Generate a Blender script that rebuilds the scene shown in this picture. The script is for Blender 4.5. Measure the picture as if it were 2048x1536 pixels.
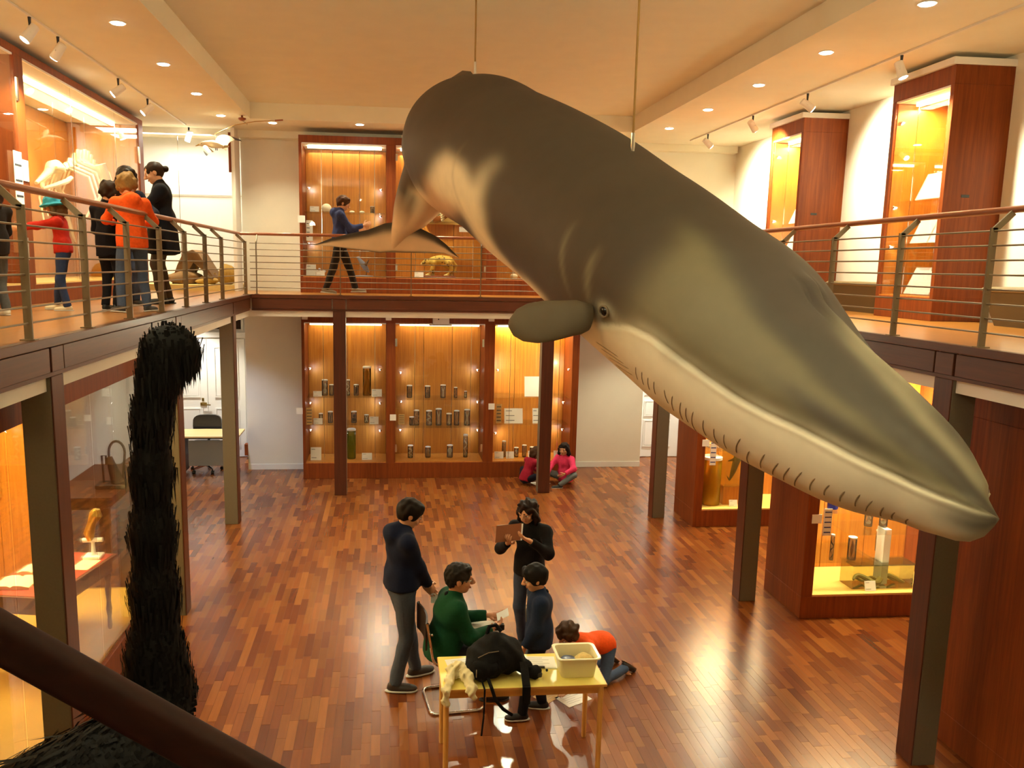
import bpy, math, random
import numpy as np
from mathutils import Vector, Matrix
random.seed(7); RNG = np.random.default_rng(7)
SC = bpy.context.scene
COL = SC.collection
for o_ in list(bpy.data.objects): bpy.data.objects.remove(o_)
# ------------------------------------------------------------------ camera, world, light, exposure
F_, YAW, PIT, ROL, ZC = 1674.474, 0.1066, 0.15856, -0.01757, 3.80034
PX, PY = 950.418, 800.0
def basis():
    cy, sy = math.cos(YAW), math.sin(YAW)
    f = np.array([sy*math.cos(PIT), cy*math.cos(PIT), -math.sin(PIT)])
    r = np.array([cy, -sy, 0.]); d = np.cross(f, r)
    c, s = math.cos(ROL), math.sin(ROL)
    return c*r+s*d, -s*r+c*d, f
CR, CD, CF = basis()
EYE = np.array([0, 0, ZC])
def ray(u, v):
    return CR*(u-PX)/F_ + CD*(v-PY)/F_ + CF
def at(u, v, ax, val):                     # the point of the plane (axis = value) seen at a measured spot of the survey photo
    d = ray(u, v); t = (val-EYE[ax])/d[ax]
    return EYE+t*d
cam_d = bpy.data.cameras.new('camera'); cam = bpy.data.objects.new('camera', cam_d); COL.objects.link(cam)
cam_d.sensor_fit = 'HORIZONTAL'; cam_d.sensor_width = 36.0; cam_d.lens = F_*36/2048
cam_d.shift_x = (1024-PX)/2048; cam_d.shift_y = -(768-PY)/2048
cam_d.clip_start = 0.05
m_ = Matrix(((CR[0], -CD[0], -CF[0], 0), (CR[1], -CD[1], -CF[1], 0), (CR[2], -CD[2], -CF[2], ZC), (0, 0, 0, 1)))
cam.matrix_world = m_
SC.camera = cam
W_ = bpy.data.worlds.new('world'); SC.world = W_; W_.use_nodes = True
W_.node_tree.nodes['Background'].inputs[0].default_value = (0.9, 0.6, 0.3, 1)
W_.node_tree.nodes['Background'].inputs[1].default_value = 0.02
SC.view_settings.view_transform = 'Standard'; SC.view_settings.look = 'None'
SC.view_settings.gamma = 1.0; SC.view_settings.use_curve_mapping = False
SC.view_settings.exposure = 1.5
SC.cycles.use_denoising = True
SC.cycles.max_bounces = 7; SC.cycles.diffuse_bounces = 4; SC.cycles.glossy_bounces = 4
SC.cycles.transparent_max_bounces = 14; SC.cycles.transmission_bounces = 4
SC.cycles.sample_clamp_indirect = 6.0
K_UP_FILL = 260.0
WARM = (1.0, 0.96, 0.66); AMBER = (1.0, 0.82, 0.36); COOL = (0.52, 0.70, 1.0); NEUTRAL = (1.0, 0.96, 0.84)
K_DOWN, K_TRACK, K_CASE, K_LED, K_UNDER, K_WHALE_FILL = 55.0, 200.0, 15.5, 1.5, 13.0, 95.0
# ------------------------------------------------------------------ materials
MATS = {}
def lin(r, g, b):
    f = lambda c: (c/255/12.92) if c/255 <= .04045 else ((c/255+.055)/1.055)**2.4
    return (f(r), f(g), f(b), 1)
def mat(name, col=None, rough=.6, metal=0, spec=.5, emit=None, estr=0, noise=0, nscale=20, bump=0, alpha=1, coat=0, attr=False, objcol=False, sheen=0):
    if name in MATS: return MATS[name]
    m = bpy.data.materials.new(name); m.use_nodes = True; MATS[name] = m
    nt = m.node_tree; b = nt.nodes['Principled BSDF']; L = nt.links.new
    b.inputs['Roughness'].default_value = rough; b.inputs['Metallic'].default_value = metal
    b.inputs['Specular IOR Level'].default_value = spec; b.inputs['Coat Weight'].default_value = coat
    b.inputs['Coat Roughness'].default_value = .12
    if sheen: b.inputs['Sheen Weight'].default_value = sheen
    src = None
    if attr:
        a = nt.nodes.new('ShaderNodeVertexColor'); a.layer_name = 'Col'; src = a.outputs[0]
    elif objcol:
        a = nt.nodes.new('ShaderNodeObjectInfo'); src = a.outputs['Color']
    elif col: b.inputs['Base Color'].default_value = col
    if noise:
        tc = nt.nodes.new('ShaderNodeTexCoord'); n = nt.nodes.new('ShaderNodeTexNoise'); n.inputs['Scale'].default_value = nscale; n.inputs['Detail'].default_value = 5
        L(tc.outputs['Object'], n.inputs['Vector'])
        r = nt.nodes.new('ShaderNodeMapRange'); r.inputs[3].default_value = 1-noise; r.inputs[4].default_value = 1+noise; L(n.outputs[0], r.inputs[0])
        mx = nt.nodes.new('ShaderNodeMix'); mx.data_type = 'RGBA'; mx.blend_type = 'MULTIPLY'; mx.inputs[0].default_value = 1
        if src: L(src, mx.inputs[6])
        else: mx.inputs[6].default_value = col
        L(r.outputs[0], mx.inputs[7]); L(mx.outputs[2], b.inputs['Base Color'])
        if bump:
            bp = nt.nodes.new('ShaderNodeBump'); bp.inputs['Strength'].default_value = bump; bp.inputs['Distance'].default_value = .01
            L(n.outputs[0], bp.inputs['Height']); L(bp.outputs[0], b.inputs['Normal'])
    elif src: L(src, b.inputs['Base Color'])
    if emit: b.inputs['Emission Color'].default_value = emit; b.inputs['Emission Strength'].default_value = estr
    return m
def wood(name, c1, c2, scale=1.0, axis=2, rough=.35, coat=.15, spec=.5):
    if name in MATS: return MATS[name]
    m = bpy.data.materials.new(name); m.use_nodes = True; MATS[name] = m
    nt = m.node_tree; b = nt.nodes['Principled BSDF']; L = nt.links.new
    tc = nt.nodes.new('ShaderNodeTexCoord'); mp = nt.nodes.new('ShaderNodeMapping')
    s = [22*scale]*3; s[axis] = .8*scale; mp.inputs['Scale'].default_value = s
    L(tc.outputs['Object'], mp.inputs['Vector'])
    n = nt.nodes.new('ShaderNodeTexNoise'); n.inputs['Scale'].default_value = 1.6; n.inputs['Detail'].default_value = 7; n.inputs['Roughness'].default_value = .65; n.inputs['Distortion'].default_value = .6
    L(mp.outputs[0], n.inputs['Vector'])
    cr = nt.nodes.new('ShaderNodeValToRGB'); cr.color_ramp.elements[0].position = .3; cr.color_ramp.elements[1].position = .72
    cr.color_ramp.elements[0].color = c1; cr.color_ramp.elements[1].color = c2
    L(n.outputs[0], cr.inputs[0]); L(cr.outputs[0], b.inputs['Base Color'])
    b.inputs['Roughness'].default_value = rough; b.inputs['Coat Weight'].default_value = coat; b.inputs['Coat Roughness'].default_value = .2; b.inputs['Specular IOR Level'].default_value = spec
    return m
def plank_mat(name, from_attr):
    m = bpy.data.materials.new(name); m.use_nodes = True; MATS[name] = m
    nt = m.node_tree; b = nt.nodes['Principled BSDF']; L = nt.links.new
    if from_attr:
        a = nt.nodes.new('ShaderNodeVertexColor'); a.layer_name = 'Col'
    else: a = nt.nodes.new('ShaderNodeObjectInfo')
    src = a.outputs['Color']
    g = nt.nodes.new('ShaderNodeNewGeometry'); mp = nt.nodes.new('ShaderNodeMapping'); mp.inputs['Scale'].default_value = (26, 1.6, 0)
    L(g.outputs['Position'], mp.inputs['Vector'])
    n = nt.nodes.new('ShaderNodeTexNoise'); n.inputs['Scale'].default_value = 1.3; n.inputs['Detail'].default_value = 5; L(mp.outputs[0], n.inputs['Vector'])
    r = nt.nodes.new('ShaderNodeMapRange'); r.inputs[3].default_value = .8; r.inputs[4].default_value = 1.2; L(n.outputs[0], r.inputs[0])
    mx = nt.nodes.new('ShaderNodeMix'); mx.data_type = 'RGBA'; mx.blend_type = 'MULTIPLY'; mx.inputs[0].default_value = 1
    L(src, mx.inputs[6]); L(r.outputs[0], mx.inputs[7]); L(mx.outputs[2], b.inputs['Base Color'])
    b.inputs['Roughness'].default_value = .26; b.inputs['Specular IOR Level'].default_value = .5
    return m
def glass(name, tint=(1, 1, 1, 1), refl=1.0, rough=0.0):
    if name in MATS: return MATS[name]
    m = bpy.data.materials.new(name); m.use_nodes = True; MATS[name] = m
    nt = m.node_tree; L = nt.links.new
    for n in list(nt.nodes): nt.nodes.remove(n)
    o = nt.nodes.new('ShaderNodeOutputMaterial'); t = nt.nodes.new('ShaderNodeBsdfTransparent'); t.inputs[0].default_value = tint
    g = nt.nodes.new('ShaderNodeBsdfGlossy'); g.inputs['Roughness'].default_value = rough
    f = nt.nodes.new('ShaderNodeFresnel'); f.inputs[0].default_value = 1.5
    k = nt.nodes.new('ShaderNodeMath'); k.operation = 'MULTIPLY'; k.inputs[1].default_value = refl; L(f.outputs[0], k.inputs[0])
    mx = nt.nodes.new('ShaderNodeMixShader'); L(k.outputs[0], mx.inputs[0]); L(t.outputs[0], mx.inputs[1]); L(g.outputs[0], mx.inputs[2]); L(mx.outputs[0], o.inputs[0])
    return m
def fluid(name, col, mixf=.5):
    if name in MATS: return MATS[name]
    m = bpy.data.materials.new(name); m.use_nodes = True; MATS[name] = m
    nt = m.node_tree; L = nt.links.new
    for n in list(nt.nodes): nt.nodes.remove(n)
    o = nt.nodes.new('ShaderNodeOutputMaterial'); t = nt.nodes.new('ShaderNodeBsdfTransparent'); t.inputs[0].default_value = tuple(.4+.6*c for c in col[:3])+(1,)
    d = nt.nodes.new('ShaderNodeBsdfDiffuse'); d.inputs[0].default_value = col; tr = nt.nodes.new('ShaderNodeBsdfTranslucent'); tr.inputs[0].default_value = col
    g = nt.nodes.new('ShaderNodeBsdfGlossy'); g.inputs['Roughness'].default_value = .03; f = nt.nodes.new('ShaderNodeFresnel')
    a = nt.nodes.new('ShaderNodeMixShader'); L(d.outputs[0], a.inputs[1]); L(tr.outputs[0], a.inputs[2])
    b = nt.nodes.new('ShaderNodeMixShader'); b.inputs[0].default_value = mixf; L(t.outputs[0], b.inputs[1]); L(a.outputs[0], b.inputs[2])
    c = nt.nodes.new('ShaderNodeMixShader'); L(f.outputs[0], c.inputs[0]); L(b.outputs[0], c.inputs[1]); L(g.outputs[0], c.inputs[2]); L(c.outputs[0], o.inputs[0])
    return m
def paint(name, col, rough=.85):
    return mat(name, col, rough=rough, noise=.05, nscale=3.0, spec=.25)
M_CEIL = paint('ceiling_paint', (.84, .79, .63, 1)); M_WALL = paint('wall_paint', (.84, .80, .68, 1)); M_WHITE = paint('white_paint', (.85, .83, .78, 1), .6)
M_CASE = wood('case_wood', lin(108, 46, 12), lin(142, 69, 20), 1.0, 2, rough=.5, coat=.0, spec=.3)
M_CASEIN = wood('case_back_wood', lin(168, 98, 28), lin(206, 136, 46), 1.0, 2, rough=.45)
M_FASC = wood('fascia_wood', lin(74, 36, 20), lin(98, 50, 28), 1.0, 1, rough=.42)
M_FASCX = wood('fascia_wood_back', lin(86, 42, 24), lin(112, 58, 32), 1.0, 0, rough=.42)
M_GFLOOR = wood('gallery_floor_wood', lin(148, 94, 36), lin(174, 114, 48), .5, 1, rough=.28)
M_RAIL = wood('rail_wood', lin(140, 78, 48), lin(168, 98, 62), 1.2, 1, rough=.3, coat=.3)
M_STEEL = mat('grey_steel', lin(128, 112, 88), rough=.4, metal=.15)
M_COLG = mat('column_grey', lin(106, 94, 74), rough=.6, noise=.12, nscale=60)
M_CHROME = mat('chrome', (.8, .8, .8, 1), rough=.12, metal=1)
M_BLACK = mat('black_plastic', (.012, .011, .011, 1), rough=.4)
M_CARD = mat('white_card', (.88, .87, .82, 1), rough=.7)
M_INK = mat('ink', (.05, .05, .06, 1), rough=.8)
M_GLASS = glass('case_glass', (.99, .99, .985, 1), .45); M_SHELF = glass('shelf_glass', (.97, .99, .98, 1), .45); M_JAR = fluid('jar_fluid_lit', lin(206, 206, 196), .13)  # pale diffuse share in the jar material imitates brightly lit jars
M_AMBERJ = glass('amber_fluid', (.95, .72, .12, 1), 1.0); M_LID = mat('jar_lid', (.75, .75, .72, 1), rough=.35)
M_LAMP = mat('lamp_glow', (1, 1, 1, 1), emit=(1, .93, .78, 1), estr=14); M_LED = mat('led_glow', (1, 1, 1, 1), emit=(.86, .92, 1, 1), estr=30); M_TUBE = mat('tube_glow', (1, 1, 1, 1), emit=(1, .86, .5, 1), estr=5)
M_FIXT = mat('lamp_white', (.80, .76, .68, 1), rough=.4)
# ------------------------------------------------------------------ mesh helpers
ORG = {}
def link_np(name, V, faces, m=None, parent=None, smooth=False, colors=None):
    me = bpy.data.meshes.new(name)
    org = ORG.get(parent.name, Vector((0, 0, 0))) if parent else Vector((0, 0, 0))
    V = np.asarray(V, float)-np.array(org)
    if isinstance(faces, np.ndarray):
        n, k = faces.shape
        me.vertices.add(len(V)); me.vertices.foreach_set('co', V.astype(np.float32).ravel())
        me.loops.add(n*k); me.loops.foreach_set('vertex_index', faces.astype(np.int32).ravel())
        me.polygons.add(n); me.polygons.foreach_set('loop_start', np.arange(0, n*k, k, dtype=np.int32))
        me.update(calc_edges=True)
    else:
        me.from_pydata([tuple(v) for v in V], [], faces); me.update()
    if smooth: me.polygons.foreach_set('use_smooth', np.ones(len(me.polygons), bool))
    if colors is not None:
        ca = me.color_attributes.new('Col', 'FLOAT_COLOR', 'POINT')
        c4 = np.ones((len(V), 4), np.float32); c4[:, :3] = np.asarray(colors)[:, :3]; ca.data.foreach_set('color', c4.ravel())
    o = bpy.data.objects.new(name, me); COL.objects.link(o)
    for mm in (m if isinstance(m, (list, tuple)) else [m]):
        if mm: me.materials.append(mm)
    if parent: o.parent = parent
    ORG[o.name] = org
    return o
class MB:
    def __init__(s): s.v = []; s.f = []
    def add(s, V, F):
        b = len(s.v); s.v += [tuple(map(float, p)) for p in V]; s.f += [tuple(i+b for i in f) for f in F]; return s
    def box(s, a, b):
        x0, x1 = sorted((a[0], b[0])); y0, y1 = sorted((a[1], b[1])); z0, z1 = sorted((a[2], b[2]))
        return s.add([(x0, y0, z0), (x1, y0, z0), (x1, y1, z0), (x0, y1, z0), (x0, y0, z1), (x1, y0, z1), (x1, y1, z1), (x0, y1, z1)],
                     [(0, 3, 2, 1), (4, 5, 6, 7), (0, 1, 5, 4), (1, 2, 6, 5), (2, 3, 7, 6), (3, 0, 4, 7)])
    def bbox(s, a, b, r=.004):             # a box with chamfered vertical and horizontal edges
        x0, x1 = sorted((a[0], b[0])); y0, y1 = sorted((a[1], b[1])); z0, z1 = sorted((a[2], b[2]))
        rings = []
        for z, i in ((z0, r), (z0+r, 0), (z1-r, 0), (z1, r)):
            q = r+i
            rings.append([(x0+q, y0+i, z), (x1-q, y0+i, z), (x1-i, y0+q, z), (x1-i, y1-q, z), (x1-q, y1-i, z), (x0+q, y1-i, z), (x0+i, y1-q, z), (x0+i, y0+q, z)])
        return s.loft(rings)
    def loft(s, rings, cap=True, closed=True):
        n = len(rings[0]); V = [p for r in rings for p in r]; F = []
        for i in range(len(rings)-1):
            for j in range(n if closed else n-1):
                k = (j+1) % n; F.append((i*n+j, i*n+k, (i+1)*n+k, (i+1)*n+j))
        if cap: F.append(tuple(range(n-1, -1, -1))); F.append(tuple((len(rings)-1)*n+j for j in range(n)))
        return s.add(V, F)
    def tube(s, pts, r, n=8, cap=True):
        pts = [np.array(p, float) for p in pts]; R = r if hasattr(r, '__len__') else [r]*len(pts)
        rings = []; up = None
        for i, p in enumerate(pts):
            t = pts[min(i+1, len(pts)-1)]-pts[max(i-1, 0)]; t = t/(np.linalg.norm(t)+1e-12)
            if up is None:
                a = np.array([0, 0, 1.]) if abs(t[2]) < .9 else np.array([1., 0, 0]); up = a
            u = up-(up@t)*t; nu = np.linalg.norm(u)
            if nu < 1e-6: u = np.cross(t, [1, 0, .3]); nu = np.linalg.norm(u)
            u /= nu; up = u; w = np.cross(t, u)
            rings.append([p+R[i]*(math.cos(2*math.pi*k/n)*u+math.sin(2*math.pi*k/n)*w) for k in range(n)])
        return s.loft(rings, cap)
    def lathe(s, c, prof, n=16):           # prof: list of (radius, z) from bottom to top
        rings = [[(c[0]+r*math.cos(2*math.pi*k/n), c[1]+r*math.sin(2*math.pi*k/n), c[2]+z) for k in range(n)] for r, z in prof]
        return s.loft(rings)
    def ball(s, c, r, n=12, m=8):
        if not hasattr(r, '__len__'): r = (r, r, r)
        rings = []
        for i in range(m+1):
            a = math.pi*(i+.02 if i == 0 else i-.02 if i == m else i)/m
            rings.append([(c[0]+r[0]*math.sin(a)*math.cos(2*math.pi*k/n), c[1]+r[1]*math.sin(a)*math.sin(2*math.pi*k/n), c[2]-r[2]*math.cos(a)) for k in range(n)])
        return s.loft(rings)
    def quad(s, a, b, c, d): return s.add([a, b, c, d], [(0, 1, 2, 3)])
    def slab(s, pts, off):                 # flat outline pushed along off
        pts = [np.array(p, float) for p in pts]; off = np.array(off, float)
        return s.loft([pts, [p+off for p in pts]])
    def build(s, name, m, parent=None, smooth=False):
        o = link_np(name, s.v, s.f, m, parent, False)
        if smooth:
            o.data.polygons.foreach_set('use_smooth', np.ones(len(o.data.polygons), bool))
            o.data.set_sharp_from_angle(angle=math.radians(40))
        return o
def box(name, a, b, m, parent=None, r=0):
    x = MB(); x.bbox(a, b, r) if r else x.box(a, b); return x.build(name, m, parent)
def tag(o, label, cat=None, group=None, kind=None):
    o['label'] = label
    if cat: o['category'] = cat
    if group: o['group'] = group
    if kind: o['kind'] = kind
    return o
def thing(name, label, cat, loc=(0, 0, 0), group=None, kind=None, local=False):
    o = bpy.data.objects.new(name, None); COL.objects.link(o); o.empty_display_size = .1
    o.location = loc; ORG[o.name] = Vector((0, 0, 0)) if local else Vector(loc)
    return tag(o, label, cat, group, kind)
def struct(o, label, cat='structure'):
    return tag(o, label, cat, kind='structure')
def dup(root, loc, rotz=None, label=None, group=None):
    def cp(o, par):
        c = o.copy(); COL.objects.link(c)
        if par: c.parent = par; c.matrix_parent_inverse = o.matrix_parent_inverse.copy()
        for ch in o.children: cp(ch, c)
        return c
    r = cp(root, None); r.location = loc
    if rotz is not None: r.rotation_euler = (0, 0, rotz)
    if label: r['label'] = label
    if group: r['group'] = group
    return r
def lamp(kind, name, loc, power, color, parent=None, **kw):
    d = bpy.data.lights.new(name, kind); d.energy = power; d.color = color
    o = bpy.data.objects.new(name, d); COL.objects.link(o)
    if parent: o.parent = parent; loc = Vector(loc)-ORG[parent.name]
    o.location = loc
    aim = kw.pop('aim', None)
    for k, v in kw.items(): setattr(d, k, v)
    if aim is not None: o.rotation_euler = Vector(aim).to_track_quat('-Z', 'Y').to_euler()
    return o
# ------------------------------------------------------------------ the hall
XL, XR, YB, HB = -2.15, 4.07, 13.64, 3.30
ZC1, ZC2 = 6.05, 6.30
XW0, XW1, YW, YN = -5.0, 6.46, 15.5, 16.6
# floor with planks
fl = box('floor', (XW0-.1, -1.6, -.1), (XW1+.1, YN+.1, -.004), mat('subfloor', lin(70, 34, 14), rough=.5)); struct(fl, 'parquet floor of the lower hall', 'floor')
PM, PA = plank_mat('plank_wood', False), plank_mat('plank_wood_far', True)
TONES = [lin(132, 74, 32), lin(124, 66, 28), lin(113, 57, 25), lin(143, 85, 38), lin(130, 71, 30), lin(105, 51, 23), lin(138, 79, 34), lin(118, 62, 26)]
pw, LENS, PMESH, planks = .076, [.30, .37, .44, .51], {}, []
x = XW0+.01
while x < XW1:
    y = 4.3-random.random()*.4
    while y < YN:
        l = random.choice(LENS)
        planks.append((x, y, l, random.choice(TONES), random.uniform(.85, 1.15))); y += l
    x += pw
def pvis(p):
    q = np.array([p[0]+pw/2, p[1]+p[2]/2, 0])-EYE; d = q@CF
    u, v = PX+F_*(q@CR)/d, PY+F_*(q@CD)/d
    return d, 370 < u < 1800 and 1000 < v < 1530 and not (870 < u < 1210 and 1290 < v < 1400)
vis = sorted([(pvis(p)[0], i) for i, p in enumerate(planks) if pvis(p)[1]])
near = set(i for _, i in vis[:300])
for l in LENS:
    PMESH[l] = None
fv, ff, fc = [], [], []
for i, (x, y, l, t, g) in enumerate(planks):
    c = tuple(a*g for a in t[:3])
    a, b = (x+.0005, y+.0005, -.004), (x+pw-.0005, y+l-.0005, random.choice((0, .0004, .0008))-.0008 if i in near else -.0004)
    if i in near:
        if PMESH[l] is None:
            o = MB().box((0, 0, -.004), (pw-.0016, l-.0016, 0)).build('plank', PM, None); PMESH[l] = o.data
        else:
            o = bpy.data.objects.new('plank', PMESH[l]); COL.objects.link(o)
        o.parent = fl; o.location = (a[0], a[1], b[2]); o.color = (*c, 1)
    else:
        q = len(fv); fv += [(a[0], a[1], b[2]), (b[0], a[1], b[2]), (b[0], b[1], b[2]), (a[0], b[1], b[2])]
        ff.append((q, q+1, q+2, q+3)); fc += [c]*4
o = link_np('planks', fv, np.array(ff), PA, fl, colors=fc); o['kind'] = 'stuff'
# walls
def wall(name, a, b, label, m=None): return struct(box(name, a, b, m or M_WALL), label, 'wall')
w = MB(); w.box((-2.55, YW, 0), (4.9, YW+.12, ZC1)); w.box((4.9, YW, 2.95), (XW1, YW+.12, ZC1)); w.box((-2.55, YW+.12, 0), (-2.43, YN, ZC1)); w.box((4.78, YW+.12, 0), (4.9, YN, 2.95))
struct(w.build('wall_back', M_WALL), 'plastered end wall behind the long display case', 'wall')
w = MB(); w.box((XW0, YN, 0), (-2.43, YN+.12, ZC1)); w.box((4.78, YN-.25, 0), (XW1, YN-.13, 2.95))
struct(w.build('wall_back_recess', M_WHITE), 'white recessed wall around the two doors', 'wall')
wall('wall_left', (XW0-.12, -1.5, 0), (XW0, YN, ZC1), 'plastered wall behind the skeleton case')
wall('wall_right', (XW1, -1.5, 0), (XW1+.12, YN, ZC1), 'plastered gallery wall between the tall cases')
wall('wall_front', (XW0, -1.6, 0), (XW1, -1.5, ZC2), 'plastered wall at the stair end of the hall')
# ceiling: lower ring and raised tray
w = MB(); w.box((XW0, -1.5, ZC1), (XL-.01, YN, ZC2+.1)); w.box((XR, -1.5, ZC1), (XW1, YN, ZC2+.1)); w.box((XL-.01, 14.12, ZC1), (XR, YN, ZC2+.1)); w.box((XL-.01, -1.5, ZC1), (XR, .5, ZC2+.1))
cl = struct(w.build('ceiling', M_CEIL), 'cream ceiling with a raised middle panel', 'ceiling')
box('raised_panel', (XL-.02, .4, ZC2), (XR+.01, 14.2, ZC2+.1), M_CEIL, cl)
box('fascia_strip', (-4.2, 15.3, 5.93), (6.4, 15.5, ZC1), M_CEIL, cl)
# gallery slabs
w = MB(); w.box((XW0, .8, 2.95), (XL-.04, YN, 3.24)); w.box((XR+.04, .8, 2.95), (XW1, YN, 3.24)); w.box((XL-.04, YB+.04, 2.95), (XR+.04, YN, 3.24))
struct(w.build('gallery_slab', M_WHITE), 'white underside of the wooden gallery', 'gallery')
w = MB(); w.box((XW0, .8, 3.24), (XL, YN, HB)); w.box((XR, .8, 3.24), (XW1, YN, HB)); w.box((XL, YB, 3.24), (XR, YN, HB))
struct(w.build('gallery_floor', M_GFLOOR), 'glossy orange wooden floor of the upper gallery', 'floor')
COLY = [2.55, 5.72, 8.98, 12.24]; COLX = [-.76, 2.66]
def edge(name, horizontal, fixed, a, b, cols, sgn, m, label):
    # cap board, panels between the pilaster strips, a strip over every column
    def bx(n, p0, p1, z0, z1, proud, par, r=.003):
        f0, f1 = (fixed+sgn*proud, fixed-sgn*.04)
        return box(n, (p0, f0, z0) if horizontal else (f0, p0, z0), (p1, f1, z1) if horizontal else (f1, p1, z1), m, par, r)
    t = bx(name, a, b, 3.245, 3.302, .018, None); struct(t, label, 'trim')
    cuts = sorted(cols)
    ps = [a]+[q for c in cuts for q in (c-.115, c+.115)]+[b]
    for i in range(0, len(ps), 2):
        if ps[i+1]-ps[i] > .02: bx('fascia_panel', ps[i]+.006, ps[i+1]-.006, 3.075, 3.235, .0, t)
    for c in cuts: bx('pilaster_strip', c-.1, c+.1, 3.075, 3.235, .004, t)
    bx('lower_batten', a, b, 3.045, 3.072, -.012, t, .001)
edge('trim_1', False, XL, .8, YB, COLY, 1, M_FASC, 'dark wooden gallery edge on the skeleton case side')
edge('trim_2', False, XR, .8, YB, COLY, -1, M_FASC, 'dark wooden gallery edge on the bench side')
edge('trim_3', True, YB, XL+.018, XR-.018, COLX, -1, M_FASCX, 'dark wooden gallery edge along the end wall')
M_FACE = wood('column_facing_wood', lin(66, 28, 15), lin(92, 42, 22), 1.0, 2, rough=.4)
def column(x, y, face, label):
    o = thing('pillar', label, 'pillar', (x, y, 0)); o['kind'] = 'structure'
    h = .1; zt = 3.045
    if face == 'y':
        box('shaft', (x-h, y-h+.012, 0), (x+h, y+h, zt), M_COLG, o, .004); box('facing_board', (x-h, y-h, 0), (x+h, y-h+.011, zt), M_FACE, o, .003)
    else:
        s = 1 if face == '+' else -1
        box('shaft', (x-h, y-h, 0), (x+s*(h-.012), y+h, zt) if s > 0 else (x+h, y+h, zt), M_COLG, o, .004) if s > 0 else box('shaft', (x-h+.012, y-h, 0), (x+h, y+h, zt), M_COLG, o, .004)
        box('facing_board', (x+s*(h-.011), y-h, 0), (x+s*h, y+h, zt), M_FACE, o, .003)
    return o
for y, l in zip(COLY[1:], ('grey column beside the red-topped table case', 'grey column behind the black feathered bird neck', 'grey column in front of the office desk')): column(XL-.105+.0, y, '+', l)
for y, l in zip(COLY[1:], ('dark column nearest the stairs under the bench gallery', 'dark column between the two glowing jar cases', 'dark column in front of the white panelled door')): column(XR+.105, y, '-', l)
for x, l in zip(COLX, ('dark column in front of the amber jar bay', 'dark column between the two seated girls')): column(x, YB+.1, 'y', l)
# skirting
w = MB(); w.box((-2.55, YW-.015, 0), (-1.5, YW, .1)); w.box((3.47, YW-.015, 0), (4.9, YW, .1)); struct(w.build('baseboard_back', M_WHITE), 'white skirting board of the end wall', 'skirting')
w = MB()
for a, b in ((3.0, 8.4), (9.62, 11.6), (12.8, 15.5)): w.box((XW1-.015, a, HB), (XW1, b, HB+.11))
struct(w.build('baseboard_right', M_WHITE), 'white skirting board of the bench gallery', 'skirting')
# doors
def panel(par, x0, x1, z0, z1, y):
    box('door_panel', (x0, y-.012, z0), (x1, y, z1), M_WHITE, par, .006)
    w = MB()
    for a, b in (((x0-.03, z0-.03), (x1+.03, z0-.01)), ((x0-.03, z1+.01), (x1+.03, z1+.03)), ((x0-.03, z0-.01), (x0-.01, z1+.01)), ((x1+.01, z0-.01), (x1+.03, z1+.01))):
        w.box((a[0], y-.018, a[1]), (b[0], y, b[1]))
    w.build('panel_moulding', M_WHITE, par)
YD = YN-.03
d = box('door_1', (-4.45, YD-.02, 0), (-2.72, YN, 2.36), M_WHITE); struct(d, 'white double door behind the office desk', 'door')
for x0 in (-4.43, -3.45):
    x1 = -3.46 if x0 < -4 else -2.74
    lf = box('door_leaf', (x0, YD-.045, .01), (x1, YD-.02, 2.33), M_WHITE, d, .004)
    panel(lf, x0+.16, x1-.16, 1.22, 2.15, YD-.045); panel(lf, x0+.16, x1-.16, .25, .95, YD-.045)
w = MB(); w.box((-3.6, YD-.06, 1.03), (-3.48, YD-.045, 1.09)); w.tube([(-3.55, YD-.06, 1.06), (-3.55, YD-.1, 1.06), (-3.4, YD-.1, 1.05)], .012); w.box((-3.57, YD-.055, 1.12), (-3.53, YD-.045, 1.18)); w.build('door_handle', mat('brass', lin(150, 128, 70), rough=.3, metal=.9), d)
w = MB(); w.box((-4.5, YD-.07, 0), (-4.45, YD-.02, 2.42)); w.box((-2.72, YD-.07, 0), (-2.62, YD-.02, 2.42)); w.box((-4.5, YD-.07, 2.36), (-2.62, YD-.02, 2.46)); w.build('door_frame', M_WHITE, d)
d = box('window_1', (-4.4, YD-.02, 2.5), (-2.76, YD, 2.84), M_WHITE); struct(d, 'dark transom window over the white double door', 'window')
box('pane', (-4.35, YD-.03, 2.52), (-2.8, YD-.02, 2.82), mat('dark_pane', (.012, .009, .008, 1), rough=.15), d); box('glazing_bar', (-4.35, YD-.04, 2.7), (-2.8, YD-.03, 2.73), M_WHITE, d)
YR = YN-.26
d = box('door_2', (5.0, YR-.02, 0), (6.1, YR+.01, 2.36), M_WHITE); struct(d, 'white panelled door behind the jar cases', 'door')
for x0, x1 in ((5.02, 5.93), (5.94, 6.09)):
    lf = box('door_leaf', (x0, YR-.045, .01), (x1, YR-.02, 2.33), M_WHITE, d, .004)
    if x1-x0 > .5: panel(lf, x0+.2, x1-.2, 1.32, 2.15, YR-.045); panel(lf, x0+.2, x1-.2, .88, 1.14, YR-.045); panel(lf, x0+.2, x1-.2, .25, .74, YR-.045)
w = MB(); w.box((4.91, YR-.06, 0), (5.0, YR-.02, 2.45)); w.box((6.1, YR-.06, 0), (6.18, YR-.02, 2.45)); w.box((4.91, YR-.06, 2.36), (6.18, YR-.02, 2.45)); w.build('door_frame', M_WHITE, d)
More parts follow.
